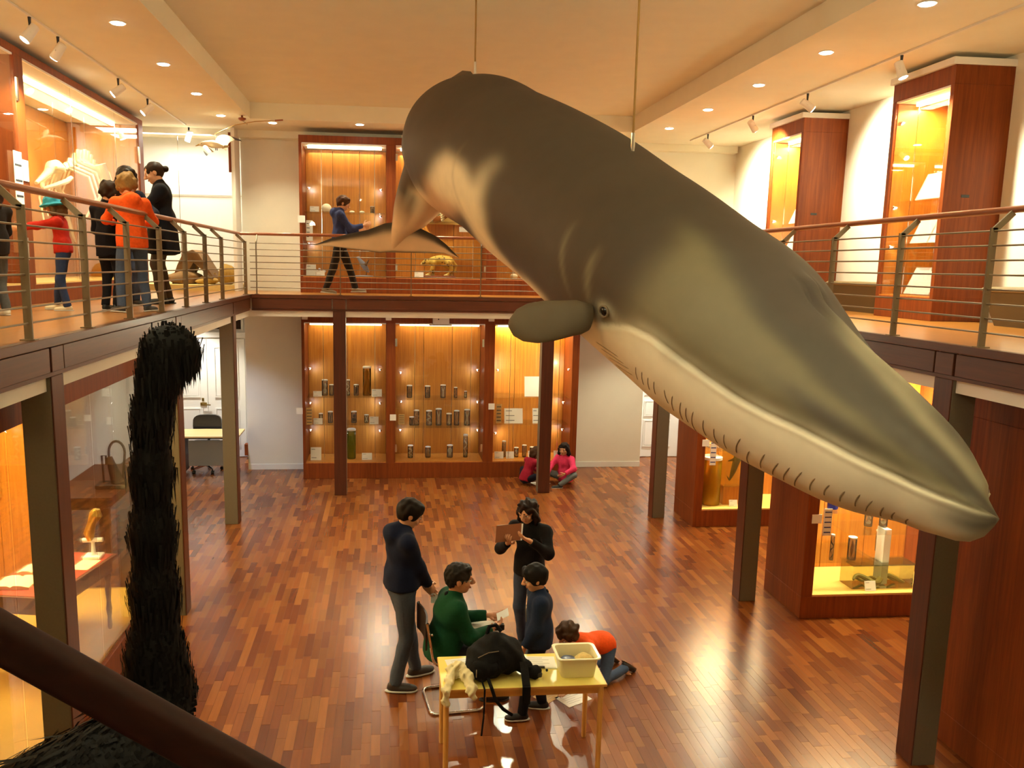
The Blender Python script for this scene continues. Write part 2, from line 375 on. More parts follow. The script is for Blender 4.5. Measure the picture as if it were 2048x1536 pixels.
# ------------------------------------------------------------------ railings
ZR = 4.245
BARS = [3.405+.099*i for i in range(8)]
def railing(name, label, axis, fixed, sgn, a, b, posts, flip_end=None):
    # sgn: direction (along the fixed axis) in which the handrail leans, towards the gallery
    P = lambda t, off, z: (fixed+sgn*off, t, z) if axis == 'y' else (t, fixed+sgn*off, z)
    o = thing(name, label, 'railing', P((a+b)/2, 0, HB))
    ra, rb = (a, b+.18) if axis == 'y' else (a-.18, b+.18)
    MB().tube([P(ra, .18, ZR), P(rb, .18, ZR)], .024, 12).build('handrail', M_RAIL, o, True)
    for z in BARS: MB().tube([P(a, .045, z), P(b, .045, z)], .0065, 6).build('bar', M_STEEL, o, True)
    for t in posts:
        w = MB(); h = .007
        def plate(p, q, wd):
            (o0, z0), (o1, z1) = p, q
            dx, dz = o1-o0, z1-z0; n = math.hypot(dx, dz); nx, nz = -dz/n*wd/2, dx/n*wd/2
            c = [(o0+nx, z0+nz), (o0-nx, z0-nz), (o1-nx, z1-nz), (o1+nx, z1+nz)]
            w.loft([[P(t-h, *k) for k in c], [P(t+h, *k) for k in c]])
        plate((.045, HB), (.045, 4.12), .05); plate((.045, 4.10), (.175, ZR-.02), .042)
        w.build('post', M_STEEL, o)
        box('post_foot', P(t-.03, .0, HB), P(t+.03, .09, HB+.008), M_STEEL, o)
    return o
PY_ = [4.385+1.035*i for i in range(8)]
railing('gallery_railing', 'steel bar railing with wooden handrail on the skeleton case gallery', 'y', XL, -1, 1.0, YB, [1.28, 2.315, 3.35]+PY_+[13.52])
railing('gallery_railing', 'steel bar railing with wooden handrail on the bench gallery', 'y', XR, 1, 1.0, YB, [1.28, 2.315, 3.35]+PY_+[12.65])
railing('gallery_railing', 'steel bar railing with wooden handrail along the end wall gallery', 'x', YB, 1, XL, XR, [-2.05, -.74, .39, 1.52, 2.65, 3.95])
# stair rail in the foreground
p0, p1 = at(0, 1274, 1, .9), at(480, 1540, 1, .9); dr = (p1-p0)/np.linalg.norm(p1-p0)
o = thing('stair_handrail', 'dark polished stair handrail sloping down close by', 'handrail', tuple(p0-dr*.9))
pts = [p0-dr*.9, p1+dr*1.2]
w = MB(); up = np.cross(dr, [0, 1, 0]); up /= np.linalg.norm(up); up *= np.sign(up[2])
sec = [(.024*math.copysign(abs(math.sin(q))**.8, math.sin(q)), .024*math.copysign(abs(math.cos(q))**.8, math.cos(q))) for q in np.linspace(0, 2*math.pi, 28, endpoint=False)]
w.loft([[p+np.array([0, 1, 0])*a+up*b for a, b in sec] for p in pts]); w.build('rail', wood('stair_rail_wood', lin(36, 10, 5), lin(50, 17, 8), 1, 0, rough=.6, coat=0, spec=.2), o, True)
for k in (-.6, 1.15):
    q = p0+dr*k; MB().tube([q-up*.03, (q[0], q[1], 2.2)], .014, 8).build('baluster', M_STEEL, o, True)
# ------------------------------------------------------------------ lights in the ceiling
DL = [(-2.57, 8.82), (-2.57, 10.5), (-2.57, 12.2), (-2.57, 13.9), (-1.85, 14.42), (-.44, 14.3), (1.0, 14.38), (2.35, 14.38), (3.3, 14.38), (4.52, 13.6), (4.52, 11.95), (4.52, 10.3), (4.52, 8.7), (4.52, 7.05), (4.52, 5.4), (-2.57, 7.1), (-2.57, 5.4)]
names = ['fourth', 'third', 'second', 'first']
def downlight(x, y, label, z=ZC1, power=1.0, color=WARM, r=.06, spot=True):
    o = thing('ceiling_downlight', label, 'ceiling light', (x, y, z), 'recessed ceiling downlights')
    MB().lathe((x, y, z), [(r+.018, -.008), (r+.02, -.004), (r+.012, .0), (r+.004, -.003)], 20).build('trim_ring', M_FIXT, o, True)
    MB().lathe((x, y, z), [(r, -.014), (r, -.009)], 20).build('diffuser', M_LAMP, o)
    if spot: lamp('SPOT', 'downlight_lamp', (x, y, z-.03), K_DOWN*power, color, o, spot_size=math.radians(115), spot_blend=.8, shadow_soft_size=.06)
    return o
for i, (x, y) in enumerate(DL):
    side = 'over the skeleton case gallery' if x < -2 else 'over the bench gallery' if x > 4 else 'over the end wall gallery'
    n = ['first', 'second', 'third', 'fourth', 'fifth', 'sixth']
    if x < -2: k = n[[3, 2, 1, 0, 4, 5][[0, 1, 2, 3, 15, 16].index(i)]]; lb = f'{k} small round downlight from the end wall {side}'
    elif x > 4: k = n[[9, 10, 11, 12, 13, 14].index(i)]; lb = f'{k} small round downlight from the end wall {side}'
    else: lb = f'{n[i-4]} small round downlight from the gull {side}'
    downlight(x, y, lb)
# lights under the gallery near the doors
for x, y, c, p, lb in ((-3.6, 15.9, NEUTRAL, 1.7, 'round downlight over the office desk under the gallery'), (-2.9, 14.3, COOL, 1.3, 'round downlight between desk and end wall under the gallery'), (5.5, 15.6, NEUTRAL, 1.9, 'round downlight over the panelled door under the gallery'), (4.6, 14.4, WARM, .9, 'round downlight at the end wall corner under the gallery')):
    downlight(x, y, lb, 2.95, p, c)
# unseen downlights placed under the galleries to light the lower hall
UL = [(-2.75, 9.4, .5), (-2.75, 10.6, .9), (4.62, 8.9, .6), (4.62, 10.6, 1.1), (-.1, 14.1, .9), (1.4, 14.1, .9), (3.6, 14.1, 1.0)]
for (x, y, p), lb in zip(UL, ('between the first two columns, skeleton gallery side', 'between the last two columns, skeleton gallery side', 'between the first two columns, bench gallery side', 'between the last two columns, bench gallery side', 'in front of the amber jar bay', 'in front of the clear jar bay', 'in front of the white board bay')):
    o = downlight(x, y, 'unseen round downlight under the gallery '+lb, 2.95, p, WARM, .07, False)
    ax, ay = (.7 if x < -2 else -.7 if x > 4.4 else 0), (-.7 if y > 14 else -.15)
    lamp('AREA', 'downlight_lamp', (x, y, 2.93), K_UNDER*p, WARM, o, size=.3, shape='DISK', aim=(ax, ay, -1))
# track rails and spot heads
M_TRACK = mat('track_brown', lin(120, 84, 44), rough=.5)
def track(a, b, label):
    o = MB().box((a[0]-.012, a[1], ZC1-.02), (b[0]+.012, b[1], ZC1)).build('light_track', M_FIXT); tag(o, label, 'light track')
track((-3.33, 4.0, 0), (-3.33, 14.9, 0), 'thin ceiling light track above the skeleton case gallery')
track((5.30, 3.5, 0), (5.30, 14.76, 0), 'thin ceiling light track above the bench gallery')
MB().box((.3, 14.69, ZC1-.02), (3.2, 14.714, ZC1)).build('light_track', M_FIXT); tag(COL.objects[-1], 'thin ceiling light track above the end wall gallery', 'light track')
def spot(x, y, aim, label, power=1.0, size=70):
    o = thing('track_spotlight', label, 'spotlight', (x, y, ZC1-.02), 'track spotlights')
    a = Vector(aim).normalized(); z0 = ZC1-.02
    MB().tube([(x, y, z0), (x, y, z0-.10)], [.016, .009], 8).build('stem', M_BLACK, o, True)
    c = Vector((x, y, z0-.14)); p0, p1 = c-a*.08, c+a*.09
    MB().tube([p0-a*.008, p0, c, p1-a*.01, p1], [.03, .044, .046, .05, .05], 16).build('lamp_body', M_FIXT, o, True)
    MB().tube([p1, p1+a*.006], [.043, .04], 16).build('lens', M_LAMP, o)
    w = Vector((-a.y, a.x, 0)); w.normalize()
    MB().tube([c+w*.055, c-w*.055], .008, 6).build('pivot', M_FIXT, o)
    lamp('SPOT', 'track_lamp', p1+a*.03, K_TRACK*power, WARM, o, spot_size=math.radians(size), spot_blend=.95, shadow_soft_size=.04, aim=a)
for k, ((u, v), aim) in enumerate((((29, 28), (-.5, -.3, -.8)), ((88, 68), (-.6, .2, -.75)), ((225, 153), (-.75, -.2, -.62)), ((281, 194), (-.7, -.25, -.65)), ((370, 252), (-.35, .15, -.9)))):
    p = at(u, v, 2, ZC1); spot(-3.33, p[1], aim, f"{['fifth', 'fourth', 'third', 'second', 'first'][k]} white track spotlight from the gull above the skeleton case gallery", .8)
for k, ((u, v), aim) in enumerate((((1833, 108), (.25, -.25, -.93)), ((1621, 184), (.8, -.15, -.58)), ((1516, 229), (.7, .35, -.7)), ((1423, 266), (.75, .1, -.6)))):
    p = at(u, v, 2, ZC1); spot(5.30, p[1], aim, f"{['fourth', 'third', 'second', 'first'][k]} white track spotlight from the end wall above the bench gallery", 1.0, 110)
spot(.31, 14.7, (.35, .3, -.88), 'white track spotlight in front of the end wall case', .9)
spot(2.4, 14.68, (1.05-2.4, 6.0-14.68, .5-5.9), 'white track spotlight behind the whale back aimed at the school table', 2.2, 21)

# unseen lamp added above the stair head to brighten the whale head
spot(-.9, 1.6, (3.2, 2.7, -3.05), 'added unseen white spotlight above the stair head brightening the whale', .01, 60)
COL.objects[-1].data.energy = K_WHALE_FILL; COL.objects[-1].data.color = (1, .92, .76); COL.objects[-1].data.shadow_soft_size = .25; COL.objects[-1].data.spot_size = math.radians(36)

for x, lb in ((-1.75, 'added unseen bowl lamp brightening the ceiling, stair end, skeleton gallery side'), (3.7, 'added unseen bowl lamp brightening the ceiling, stair end, bench gallery side')):  # fill lamps added out of view to brighten the raised ceiling
    o = thing('fill_uplighter', lb, 'fill lamp', (x-.6 if x < 0 else x+.6, 2.0, HB)); x = x-.6 if x < 0 else x+.6
    MB().lathe((x, 2.0, HB), [(.16, 0), (.15, .03), (.02, .04)], 20).build('base', M_STEEL, o, True); MB().tube([(x, 2.0, HB+.03), (x, 2.0, HB+1.55)], .015, 10).build('pole', M_STEEL, o, True); MB().lathe((x, 2.0, HB+1.52), [(.03, 0), (.12, .05), (.19, .13), (.2, .16), (.18, .15), (.1, .07), (.02, .05)], 24).build('bowl', M_STEEL, o, True)
    MB().ball((x, 2.0, HB+1.63), .05, 12, 8).build('bulb', M_LAMP, o, True)
    lamp('SPOT', 'fill_uplight', (x, 2.0, HB+1.72), K_UP_FILL, WARM, o, spot_size=math.radians(150), spot_blend=.9, shadow_soft_size=.08, aim=((.35 if x < 0 else -.35), .5, 1))
# ------------------------------------------------------------------ display cases
def Tb(y0): return lambda s, t, z: (s, y0+t, z)           # front faces the stairs
def Tl(x0): return lambda s, t, z: (x0-t, s, z)           # front faces the bench side
def Tr(x0): return lambda s, t, z: (x0+t, s, z)           # front faces the skeleton side
def bx(T, a, b): return T(*a), T(*b)
def case(name, label, T, s0, s1, dep, z0, z1, bays, zb, zt, nb=3, wood_=None, inner=None, power=1.0, shelves=(), tube=True, color=AMBER, deck=None, cat='display case', liner=False, pw=None, lt=.45):
    wd, inn = wood_ or M_CASE, inner or M_CASEIN
    c = T((s0+s1)/2, dep/2, z0)
    o = thing(name, label, cat, c)
    B = lambda n, a, b, m, r=.003: box(n, T(*a), T(*b), m, o, r)
    B('plinth', (s0, 0, z0), (s1, dep, zb-.015), wd); B('header', (s0, 0, zt+.03), (s1, dep, z1), wd)
    ed = [s0]+[e for b in bays for e in b]+[s1]
    for i in range(0, len(ed), 2):
        B('upright' if 0 < i < len(ed)-2 else 'side_panel', (ed[i], 0, zb-.015), (ed[i+1], dep if (i in (0, len(ed)-2)) else dep, zt+.03), wd)
    if liner: B('side_liner', (bays[0][0]-.001, .03, zb), (bays[0][0]+.012, dep-.03, zt), inn); B('side_liner', (bays[-1][1]-.012, .03, zb), (bays[-1][1]+.001, dep-.03, zt), inn)
    for k, (a, b) in enumerate(bays):
        n = nb if isinstance(nb, int) else nb[k]; w = (b-a)/n
        for j in range(n): B('back_board', (a+j*w+.003, dep-.03, zb), (a+(j+1)*w-.003, dep-.005, zt), inn, .004)
        B('case_deck', (a, .01, zb-.015), (b, dep-.03, zb), deck or M_CASEIN, 0)
        B('case_soffit', (a, .01, zt+.01), (b, dep-.03, zt+.03), M_WHITE, 0)
        B('glass_pane', (a+.004, .012, zb+.002), (b-.004, .02, zt-.002), M_GLASS, 0)
        if tube: B('light_tube', (a+.08, dep*.3, zt-.03), (b-.08, dep*.3+.05, zt+.01), M_TUBE)
        p = T((a+b)/2, dep*lt, zt-.05); L = lamp('AREA', 'case_lamp', p, K_CASE*(pw[k] if pw else power)*(b-a), color, o, shape='RECTANGLE')
        sx = abs(T(b, 0, 0)[0]-T(a, 0, 0)[0]) > .01
        L.data.size, L.data.size_y = ((b-a)*.9, dep*.25) if sx else (dep*.25, (b-a)*.9)
        for z in (shelves[k] if shelves else ()):
            B('glass_shelf', (a+.02, .12, z-.012), (b-.02, dep-.1, z), M_SHELF, 0)
            for e in (a+.22*(b-a), b-.14*(b-a)): B('shelf_rod', (e-.004, .18, zb), (e+.004, .188, zt), M_CHROME, 0) if z == shelves[k][0] else None
    return o
def led(o, p, aim, col=COOL, power=1.0):
    p = Vector(p); a = Vector(aim).normalized()
    MB().tube([p-a*.03, p], [.012, .02], 10).build('led_housing', M_CHROME, o, True)
    MB().tube([p, p+a*.004], .018, 10).build('led_lens', M_LED, o)
    lamp('SPOT', 'led_lamp', p+a*.02, K_LED*power, col, o, spot_size=math.radians(150), spot_blend=.9, shadow_soft_size=.02, aim=a)
def card(name, label, c, w, h, T, tilt=.15, lines=3, cat='label card', group=None, m=None, ink=.7, thick=.006):
    # a card standing on its lower edge at c, facing the case front, leaning back
    s, t, z = c; o = thing(name, label, cat, T(s, t, z), group)
    q = lambda a, hh, off: T(s+a, t+hh*math.sin(tilt)-off*math.cos(tilt), z+hh*math.cos(tilt)+off*math.sin(tilt)*.5+.001)
    MB().loft([[q(-w/2, 0, k), q(w/2, 0, k), q(w/2, h, k), q(-w/2, h, k)] for k in (0, thick)]).build('board', m or M_CARD, o)
    if lines:
        W = MB()
        for i in range(lines):
            y = h*(.82-.64*i/max(lines-1, 1)); e = w*.5*(.84 if i % 3 else .6)
            W.loft([[q(-w*.42, y, k), q(-w*.42+e*1.6*ink, y, k), q(-w*.42+e*1.6*ink, y+h*.035, k), q(-w*.42, y+h*.035, k)] for k in (thick+.0003, thick+.001)])
        W.build('printed_lines', M_INK, o)
    return o
def bone_col(): return mat('pale_specimen', lin(238, 228, 200), rough=.6)
M_SPEC = bone_col(); M_SPECG = mat('tan_specimen', lin(190, 150, 92), rough=.6); M_SPECD = mat('dark_specimen', lin(60, 48, 34), rough=.6); M_FLUID = mat('amber_specimen', lin(196, 150, 26), rough=.35)
def specimen(o, c, r, h, kind, m):
    w = MB(); x, y, z = c
    if kind == 'knot':
        pts = [(x+r*.5*math.sin(k*1.15), y+r*.4*math.cos(k*1.5), z+h*k/11) for k in range(12)]; w.tube(pts, [r*(.22+.14*math.sin(k*1.7)) for k in range(12)], 7)
    elif kind == 'double':
        w.ball((x, y, z+h*.28), (r*.62, r*.55, h*.22), 10, 7); w.ball((x+r*.1, y, z+h*.7), (r*.5, r*.5, h*.2), 10, 7)
    elif kind == 'spine':
        w.tube([(x, y, z), (x, y, z+h)], [r*.16, r*.1], 6)
        for k in range(5): w.tube([(x-r*.6+.1*r*k, y, z+h*(.15+.16*k)), (x, y-r*.1, z+h*(.2+.16*k)), (x+r*.6-.1*r*k, y, z+h*(.15+.16*k))], r*.08, 5)
    elif kind == 'cross':
        for a, b in ((-1, 1), (1, -1)): w.tube([(x+a*r*.55, y, z), (x, y, z+h*.5), (x+b*r*.55, y, z+h)], [r*.2, r*.26, r*.16], 6)
    elif kind == 'fish':
        w.tube([(x-r*.1, y, z), (x, y, z+h*.3), (x+r*.12, y, z+h*.7), (x, y, z+h)], [r*.06, r*.42, r*.36, r*.08], 8)
    elif kind == 'fork':
        w.tube([(x, y, z), (x, y, z+h*.5)], r*.2, 6); w.tube([(x, y, z+h*.5), (x-r*.5, y, z+h)], [r*.2, r*.1], 6); w.tube([(x, y, z+h*.5), (x+r*.5, y, z+h)], [r*.2, r*.1], 6)
    elif kind == 'skull':
        w.ball((x, y, z+h*.6), (r*.7, r*.6, h*.3), 10, 8); w.ball((x, y-r*.2, z+h*.25), (r*.45, r*.4, h*.2), 8, 6)
    return w.build('specimen', m, o, True)
def jar(u, vt, vb, wpx, T, t, zsh, kind, m, label, group, gm=None, fl=None, axis=1, val=None):
    p = at(u, vb, axis, val); d = (p-EYE)@CF
    s = p[0] if axis == 1 else p[1]
    h = (vb-vt)*d/F_*.97; r = wpx*d/F_/2
    c = T(s, t, zsh); o = thing('specimen_jar', label, 'specimen jar', c, group)
    MB().lathe(c, [(r*.9, .0), (r, .006), (r, h*.88), (r*.93, h*.93), (r*.93, h*.94)], 16).build('glass_body', gm or M_JAR, o, True)
    MB().lathe(c, [(r*.98, h*.935), (r*1.02, h*.945), (r*1.02, h*.99), (r*.95, h)], 16).build('lid', M_LID, o, True)
    MB().lathe(c, [(r*.85, .004), (r*.9, .012), (r*.9, h*.06)], 14).build('glass_foot', M_JAR, o, True)
    specimen(o, (c[0], c[1], c[2]+h*.08), r*1.05, h*.76, kind, m)
    return o
YC = 14.75; DEP = .72; T0 = Tb(YC)
BAYS = [(-1.425, -.012), (.152, 1.732), (1.915, 3.33)]
# lower end wall case
SH = [[1.46, .96], [1.42, .91], [1.46, .96]]
lc = case('wall_display_case', 'long dark wooden three-bay case of specimen jars on the ground floor end wall', T0, -1.475, 3.455, DEP, 0, 2.9, BAYS, .3, 2.76, (2, 3, 3), shelves=SH, pw=(.07, .07, .6), lt=.88, color=AMBER)
for b, (sv) in enumerate(((.0, [(620, 737), (760, 739), (620, 806), (760, 806), (620, 860), (760, 861)]), (.0, [(801, 745), (955, 740), (802, 803), (955, 804), (800, 860), (955, 860)]), (0., [(1130, 805), (1130, 859), (991, 866)]))):
    for u, v in sv[1]:
        p = at(u, v, 1, YC+.5); s = 1 if p[0] < sum(BAYS[b])/2 else -1
        p[0] = min(max(p[0], BAYS[b][0]+.04), BAYS[b][1]-.04)
        led(lc, p, (s*.85, .3, -.4), COOL if b < 2 else NEUTRAL, 1.0)
for u, v in ((995, 740), (1137, 739)):
    p = at(u, v, 1, YC+.12); led(lc, p, ((1 if u < 1050 else -1)*.7, .6, -.2), WARM, 7)
for x in (-1.42, .02, 1.83): box('lamp_bracket', (x-.04, YC-.06, 2.84), (x+.06, YC, 2.94), M_FIXT, lc, .004)
for x in (.165, 1.705):
    for z in (2.45, .55): box('hinge', (x-.018, YC-.012, z-.07), (x+.018, YC+.004, z+.07), M_CHROME, lc, .002)
o = thing('emergency_light', 'small beige sign light fixed above the clear jar bay', 'sign light', (.93, YC-.04, 2.74))
box('housing', (.8, YC-.09, 2.78), (1.09, YC-.01, 2.945), M_FIXT, o, .008); box('tray', (.74, YC-.1, 2.755), (1.14, YC-.01, 2.775), M_FIXT, o, .003); MB().ball((.9, YC-.092, 2.87), .012, 8, 6).build('indicator', M_BLACK, o)
for i, (u, v, z) in enumerate(((786, 835, 'clear jar'), (599, 822, 'amber jar'), (983, 813, 'white board'))):
    p = at(u, v, 1, YC-.005); tag(box('small_plate', (p[0]-.055, YC-.008, p[2]-.055), (p[0]+.055, YC-.001, p[2]+.055), M_CARD), f'small white square plate on the wooden post beside the {z} bay', 'plate')
ORD = ['first', 'second', 'third', 'fourth', 'fifth', 'sixth', 'seventh']
JN = {'A': 'amber jar bay', 'C': 'clear jar bay', 'W': 'white board bay'}
ALLJ = [('A', 'top', 1.46, [(649.7, 757, 790, 12, 'double', M_SPEC), (663, 767, 790, 9, 'fish', M_SPECG), (696, 757, 790, 8, 'knot', M_SPEC), (712.4, 767, 790, 10, 'fish', M_SPECD)]),
        ('A', 'middle', .96, [(642, 825, 845, 8, 'double', M_SPEC), (661, 821, 845, 10, 'fork', M_SPECD), (708, 820, 844, 11, 'double', M_SPECD), (733, 828, 845, 9, 'cross', M_SPEC)]),
        ('C', 'top', 1.42, [(819, 769, 795, 11, 'double', M_SPECG), (855, 770, 795, 11, 'double', M_SPECG), (886, 768, 795, 11, 'fork', M_SPEC), (911, 773, 795, 7, 'knot', M_SPECG), (931, 781, 795, 6, 'double', M_SPEC)]),
        ('C', 'middle', .91, [(824, 832, 850, 11, 'fork', M_SPECD), (833, 816, 848, 11, 'knot', M_SPECG), (858, 820, 851, 12, 'knot', M_SPEC), (877, 816, 851, 12, 'fork', M_SPEC), (898, 825, 850, 11, 'spine', M_SPEC), (913, 817, 848, 11, 'fork', M_SPECG), (934, 818, 851, 12, 'cross', M_SPEC)]),
        ('C', 'bottom', .3, [(821, 888, 914, 11, 'knot', M_SPEC), (856, 891, 914, 11, 'skull', M_SPECG), (900, 888, 914, 12, 'skull', M_SPEC), (931, 866, 914, 9, 'knot', M_SPEC)]),
        ('W', 'bottom', .3, [(1008, 878, 912, 8, 'knot', M_SPECG), (1033, 892, 912, 9, 'double', M_SPEC), (1049, 887, 912, 9, 'spine', M_SPECG), (1065, 884, 905, 10, 'cross', M_SPECD)])]
for bay, sh, z, L in ALLJ:
    for i, (u, vt, vb, w, kd, m) in enumerate(L):
        jar(u, vt, vb, w, T0, .3 if sh != 'bottom' else .34, z+.002, kd, m, f"{ORD[i]} glass specimen jar towards the girls, {sh} level, {JN[bay]}", f'jars on the {sh} level of the {JN[bay]}', axis=1, val=YC+.3)
# the large amber specimen jar and the tall green one
p = at(734, 790, 1, YC+.3); c = T0(p[0], .3, 1.462); o = thing('specimen_jar', 'largest specimen jar of the case, amber bird shape, on top shelf', 'specimen jar', c)
MB().lathe(c, [(.07, 0), (.075, .01), (.075, .47), (.07, .5)], 18).build('glass_body', fluid('amber_fluid_body', lin(216, 170, 60), .22), o, True); MB().lathe(c, [(.076, .5), (.078, .52), (.07, .53)], 18).build('lid', M_LID, o, True)
w = MB(); w.tube([(c[0]-.02, c[1], c[2]+.02), (c[0]-.02, c[1], c[2]+.12), (c[0]+.005, c[1], c[2]+.24), (c[0]-.005, c[1], c[2]+.33), (c[0], c[1], c[2]+.42), (c[0]-.01, c[1]-.02, c[2]+.47)], [.03, .058, .05, .028, .042, .02], 10); w.tube([(c[0]+.02, c[1], c[2]+.24), (c[0]+.055, c[1], c[2]+.03)], [.03, .012], 8); w.build('specimen', mat('amber_bird', lin(206, 146, 30), rough=.45), o, True)
p = at(703, 923, 1, YC+.3); c = T0(p[0], .3, .302); o = thing('specimen_jar', 'tall yellow-green specimen jar half hidden behind the column, amber jar bay', 'specimen jar', c)
MB().lathe(c, [(.075, 0), (.08, .01), (.08, .5), (.07, .52)], 18).build('glass_body', fluid('green_fluid_body', lin(160, 160, 30), .4), o, True); MB().lathe(c, [(.081, .52), (.083, .545), (.07, .555)], 18).build('lid', M_LID, o, True); MB().tube([(c[0], c[1], c[2]+.02), (c[0]+.01, c[1], c[2]+.2), (c[0]-.01, c[1], c[2]+.42)], [.05, .062, .03], 10).build('specimen', mat('green_specimen', lin(150, 140, 20), rough=.5), o, True)
def ccard(u, vt, vb, wpx, z, t, lb, lines=2, tilt=.2, y0=YC, m=None, name='label_card', T=T0, cat='label card', ink=.7):
    p = at(u, vb, 1, y0+t); d = (p-EYE)@CF
    return card(name, lb, (p[0], t, z), wpx*d/F_, (vb-vt)*d/F_, T, tilt, lines, m=m, cat=cat, ink=ink)
for u, vt, vb, w, z, lb in ((635, 779, 790, 17, 1.462, 'pale label card at the wall end of the top shelf, amber jar bay'), (753.5, 776, 791, 20, 1.462, 'white label card beside the large amber jar on the top shelf'), (636, 833, 845, 18, .962, 'small cream card beside the notice strip on the middle shelf'), (748, 830, 845, 18, .962, 'tilted white card on the middle shelf of the amber jar bay'), (632, 896, 922, 21, .302, 'tall cream card standing on the base of the amber jar bay'), (734, 907, 921, 20, .302, 'cream label card on the base under the large amber jar')):
    ccard(u, vt, vb, w, z, .16, lb)
for u, vt, vb, w, z, lb, ln in ((1066, 750, 790, 34, 1.462, 'large white board on the top shelf of the white board bay', 0), (1027, 815, 845, 37, .962, 'white printed board on the middle shelf of the white board bay', 3), (1075, 815, 845, 20, .962, 'white board with dark marks beside the column, white board bay', 3), (998, 898, 912, 18, .302, 'white card nearest the post on the base of the white board bay', 2), (1020, 898, 912, 16, .302, 'second white card from the post on the white board bay base', 2), (1065, 897, 912, 18, .302, 'white card in front of the jar nearest the column', 2), (1115, 896, 911, 15, .302, 'white card on the case base behind the girl in pink', 2)):
    ccard(u, vt, vb, w, z, .2, lb, ln)
M_TAN = mat('tan_card', lin(206, 170, 110), rough=.7)
for u, vt, vb, w, z, lb in ((803, 828, 848, 12, .7, 'tan notice strip with printed lines in the clear jar bay'), (619, 815, 849, 12, .7, 'brown notice strip with printed lines in the amber jar bay'), (997, 808, 846, 11, .7, 'brown notice strip with printed lines in the white board bay')):
    p = at(u, vb, 1, YC+.05); q = at(u, vt, 1, YC+.05); d = (p-EYE)@CF; ww = w*d/F_
    o = thing('notice_strip', lb, 'notice', (p[0], YC+.04, p[2])); box('board', (p[0]-ww/2, YC+.03, p[2]), (p[0]+ww/2, YC+.036, q[2]), M_TAN, o)
    W = MB(); n = 5; hh = q[2]-p[2]
    for i in range(n): W.box((p[0]-ww*.4, YC+.0285, p[2]+hh*(.12+.18*i)), (p[0]+ww*.4, YC+.03, p[2]+hh*(.16+.18*i)))
    W.build('printed_lines', M_INK, o)
# upper end wall case
uc = case('wall_display_case', 'long red-brown wooden three-bay animal case on the upper gallery end wall', T0, -1.475, 3.455, DEP, HB, 5.92, BAYS, 3.58, 5.77, (3, 3, 3), shelves=[[4.675], [4.56], [4.4]], pw=(.085, .17, .17), lt=.85, color=AMBER)
for u, v in ((618, 376), (762, 380), (761, 433), (617, 487)):
    p = at(u, v, 1, YC+.5); p[0] = min(max(p[0], BAYS[0][0]+.04), BAYS[0][1]-.04); led(uc, p, ((1 if u < 700 else -1)*.75, .45, -.45), COOL, .8)
for x in (.165, 1.705):
    for z in (5.6, 3.75): box('hinge', (x-.018, YC-.012, z-.06), (x+.018, YC+.004, z+.06), M_CHROME, uc, .002)
p = at(603, 438, 1, YC-.005); tag(box('small_plate', (p[0]-.06, YC-.008, p[2]-.06), (p[0]+.06, YC-.001, p[2]+.06), M_CARD), 'small white square plate beside the boy on the upper gallery', 'plate')
ccard(629, 412, 423, 18, 4.677, .25, 'white label card beside the pale dome on the upper glass shelf')
ccard(619, 432, 472, 13, 4.18, .06, 'tall cream notice with printed lines behind the walking boy', 4, 0, name='notice_strip', cat='notice')
ccard(622, 530, 554, 19, 3.582, .2, 'white tilted panel on the case base behind the boy', 1, .35)
ccard(641, 543, 554, 17, 3.582, .16, 'low white card next to the boy\'s leg on the case base')
ccard(838, 540, 551, 18, 3.582, .16, 'white label card in front of the spotted cat')
ccard(927, 475, 485, 18, 4.38, .03, 'white label card below the ringed tail', 1, 0)
p = at(653, 423, 1, YC+.3); o = thing('pale_dome', 'rounded pale shell dome on the upper glass shelf', 'specimen', (p[0], YC+.3, 4.676)); MB().ball((p[0], YC+.3, 4.75), (.085, .08, .075), 16, 10).build('shell', M_SPEC, o, True); MB().lathe((p[0], YC+.3, 4.676), [(.05, 0), (.045, .012)], 14).build('foot', M_SPECG, o)
for u, n in ((704, 'nearest the dome'), (724, 'next to the small jar')):
    p = at(u, 423, 1, YC+.3); o = thing('pebble_specimen', f'small pale lump on the upper glass shelf {n}', 'specimen', (p[0], YC+.3, 4.676)); MB().ball((p[0], YC+.3, 4.695), (.045, .035, .022), 12, 7).build('stone', M_SPEC, o, True)
jar(745, 409, 423, 9, T0, .3, 4.677, 'double', M_SPECG, 'single small specimen jar on the upper glass shelf', 'jars upstairs', axis=1, val=YC+.3)
# a mounted waterbird and a small pale cluster on the case base
p = at(728, 552, 1, YC+.35); o = thing('mounted_bird', 'grey-blue mounted waterbird on a pale stand behind the boy', 'stuffed bird', (p[0], YC+.35, 3.581)); x, y, z = p[0], YC+.35, 3.581
MB().lathe((x, y, z), [(.17, 0), (.16, .02), (.02, .028)], 18).build('stand', mat('pale_stand', lin(140, 150, 170), rough=.4), o, True)
MB().tube([(x+.09, y, z+.08), (x+.05, y, z+.12), (x, y, z+.2), (x-.07, y, z+.29), (x-.1, y, z+.33), (x-.13, y, z+.335)], [.012, .04, .055, .03, .026, .008], 10).build('body', mat('bird_blue', lin(150, 160, 180), rough=.6), o, True)
MB().tube([(x+.02, y-.03, z+.2), (x+.09, y-.02, z+.3)], [.035, .006], 8).build('wing', mat('bird_brown', lin(110, 80, 50), rough=.7), o, True); MB().tube([(x+.04, y, z+.02), (x+.05, y, z+.12)], .006, 6).build('leg', M_SPECD, o)
p = at(641, 543, 1, YC+.4); o = thing('shell_cluster', 'small pale shell cluster behind the low white card', 'specimen', (p[0], YC+.4, 3.581)); w = MB(); x, y, z = p[0], YC+.4, 3.581
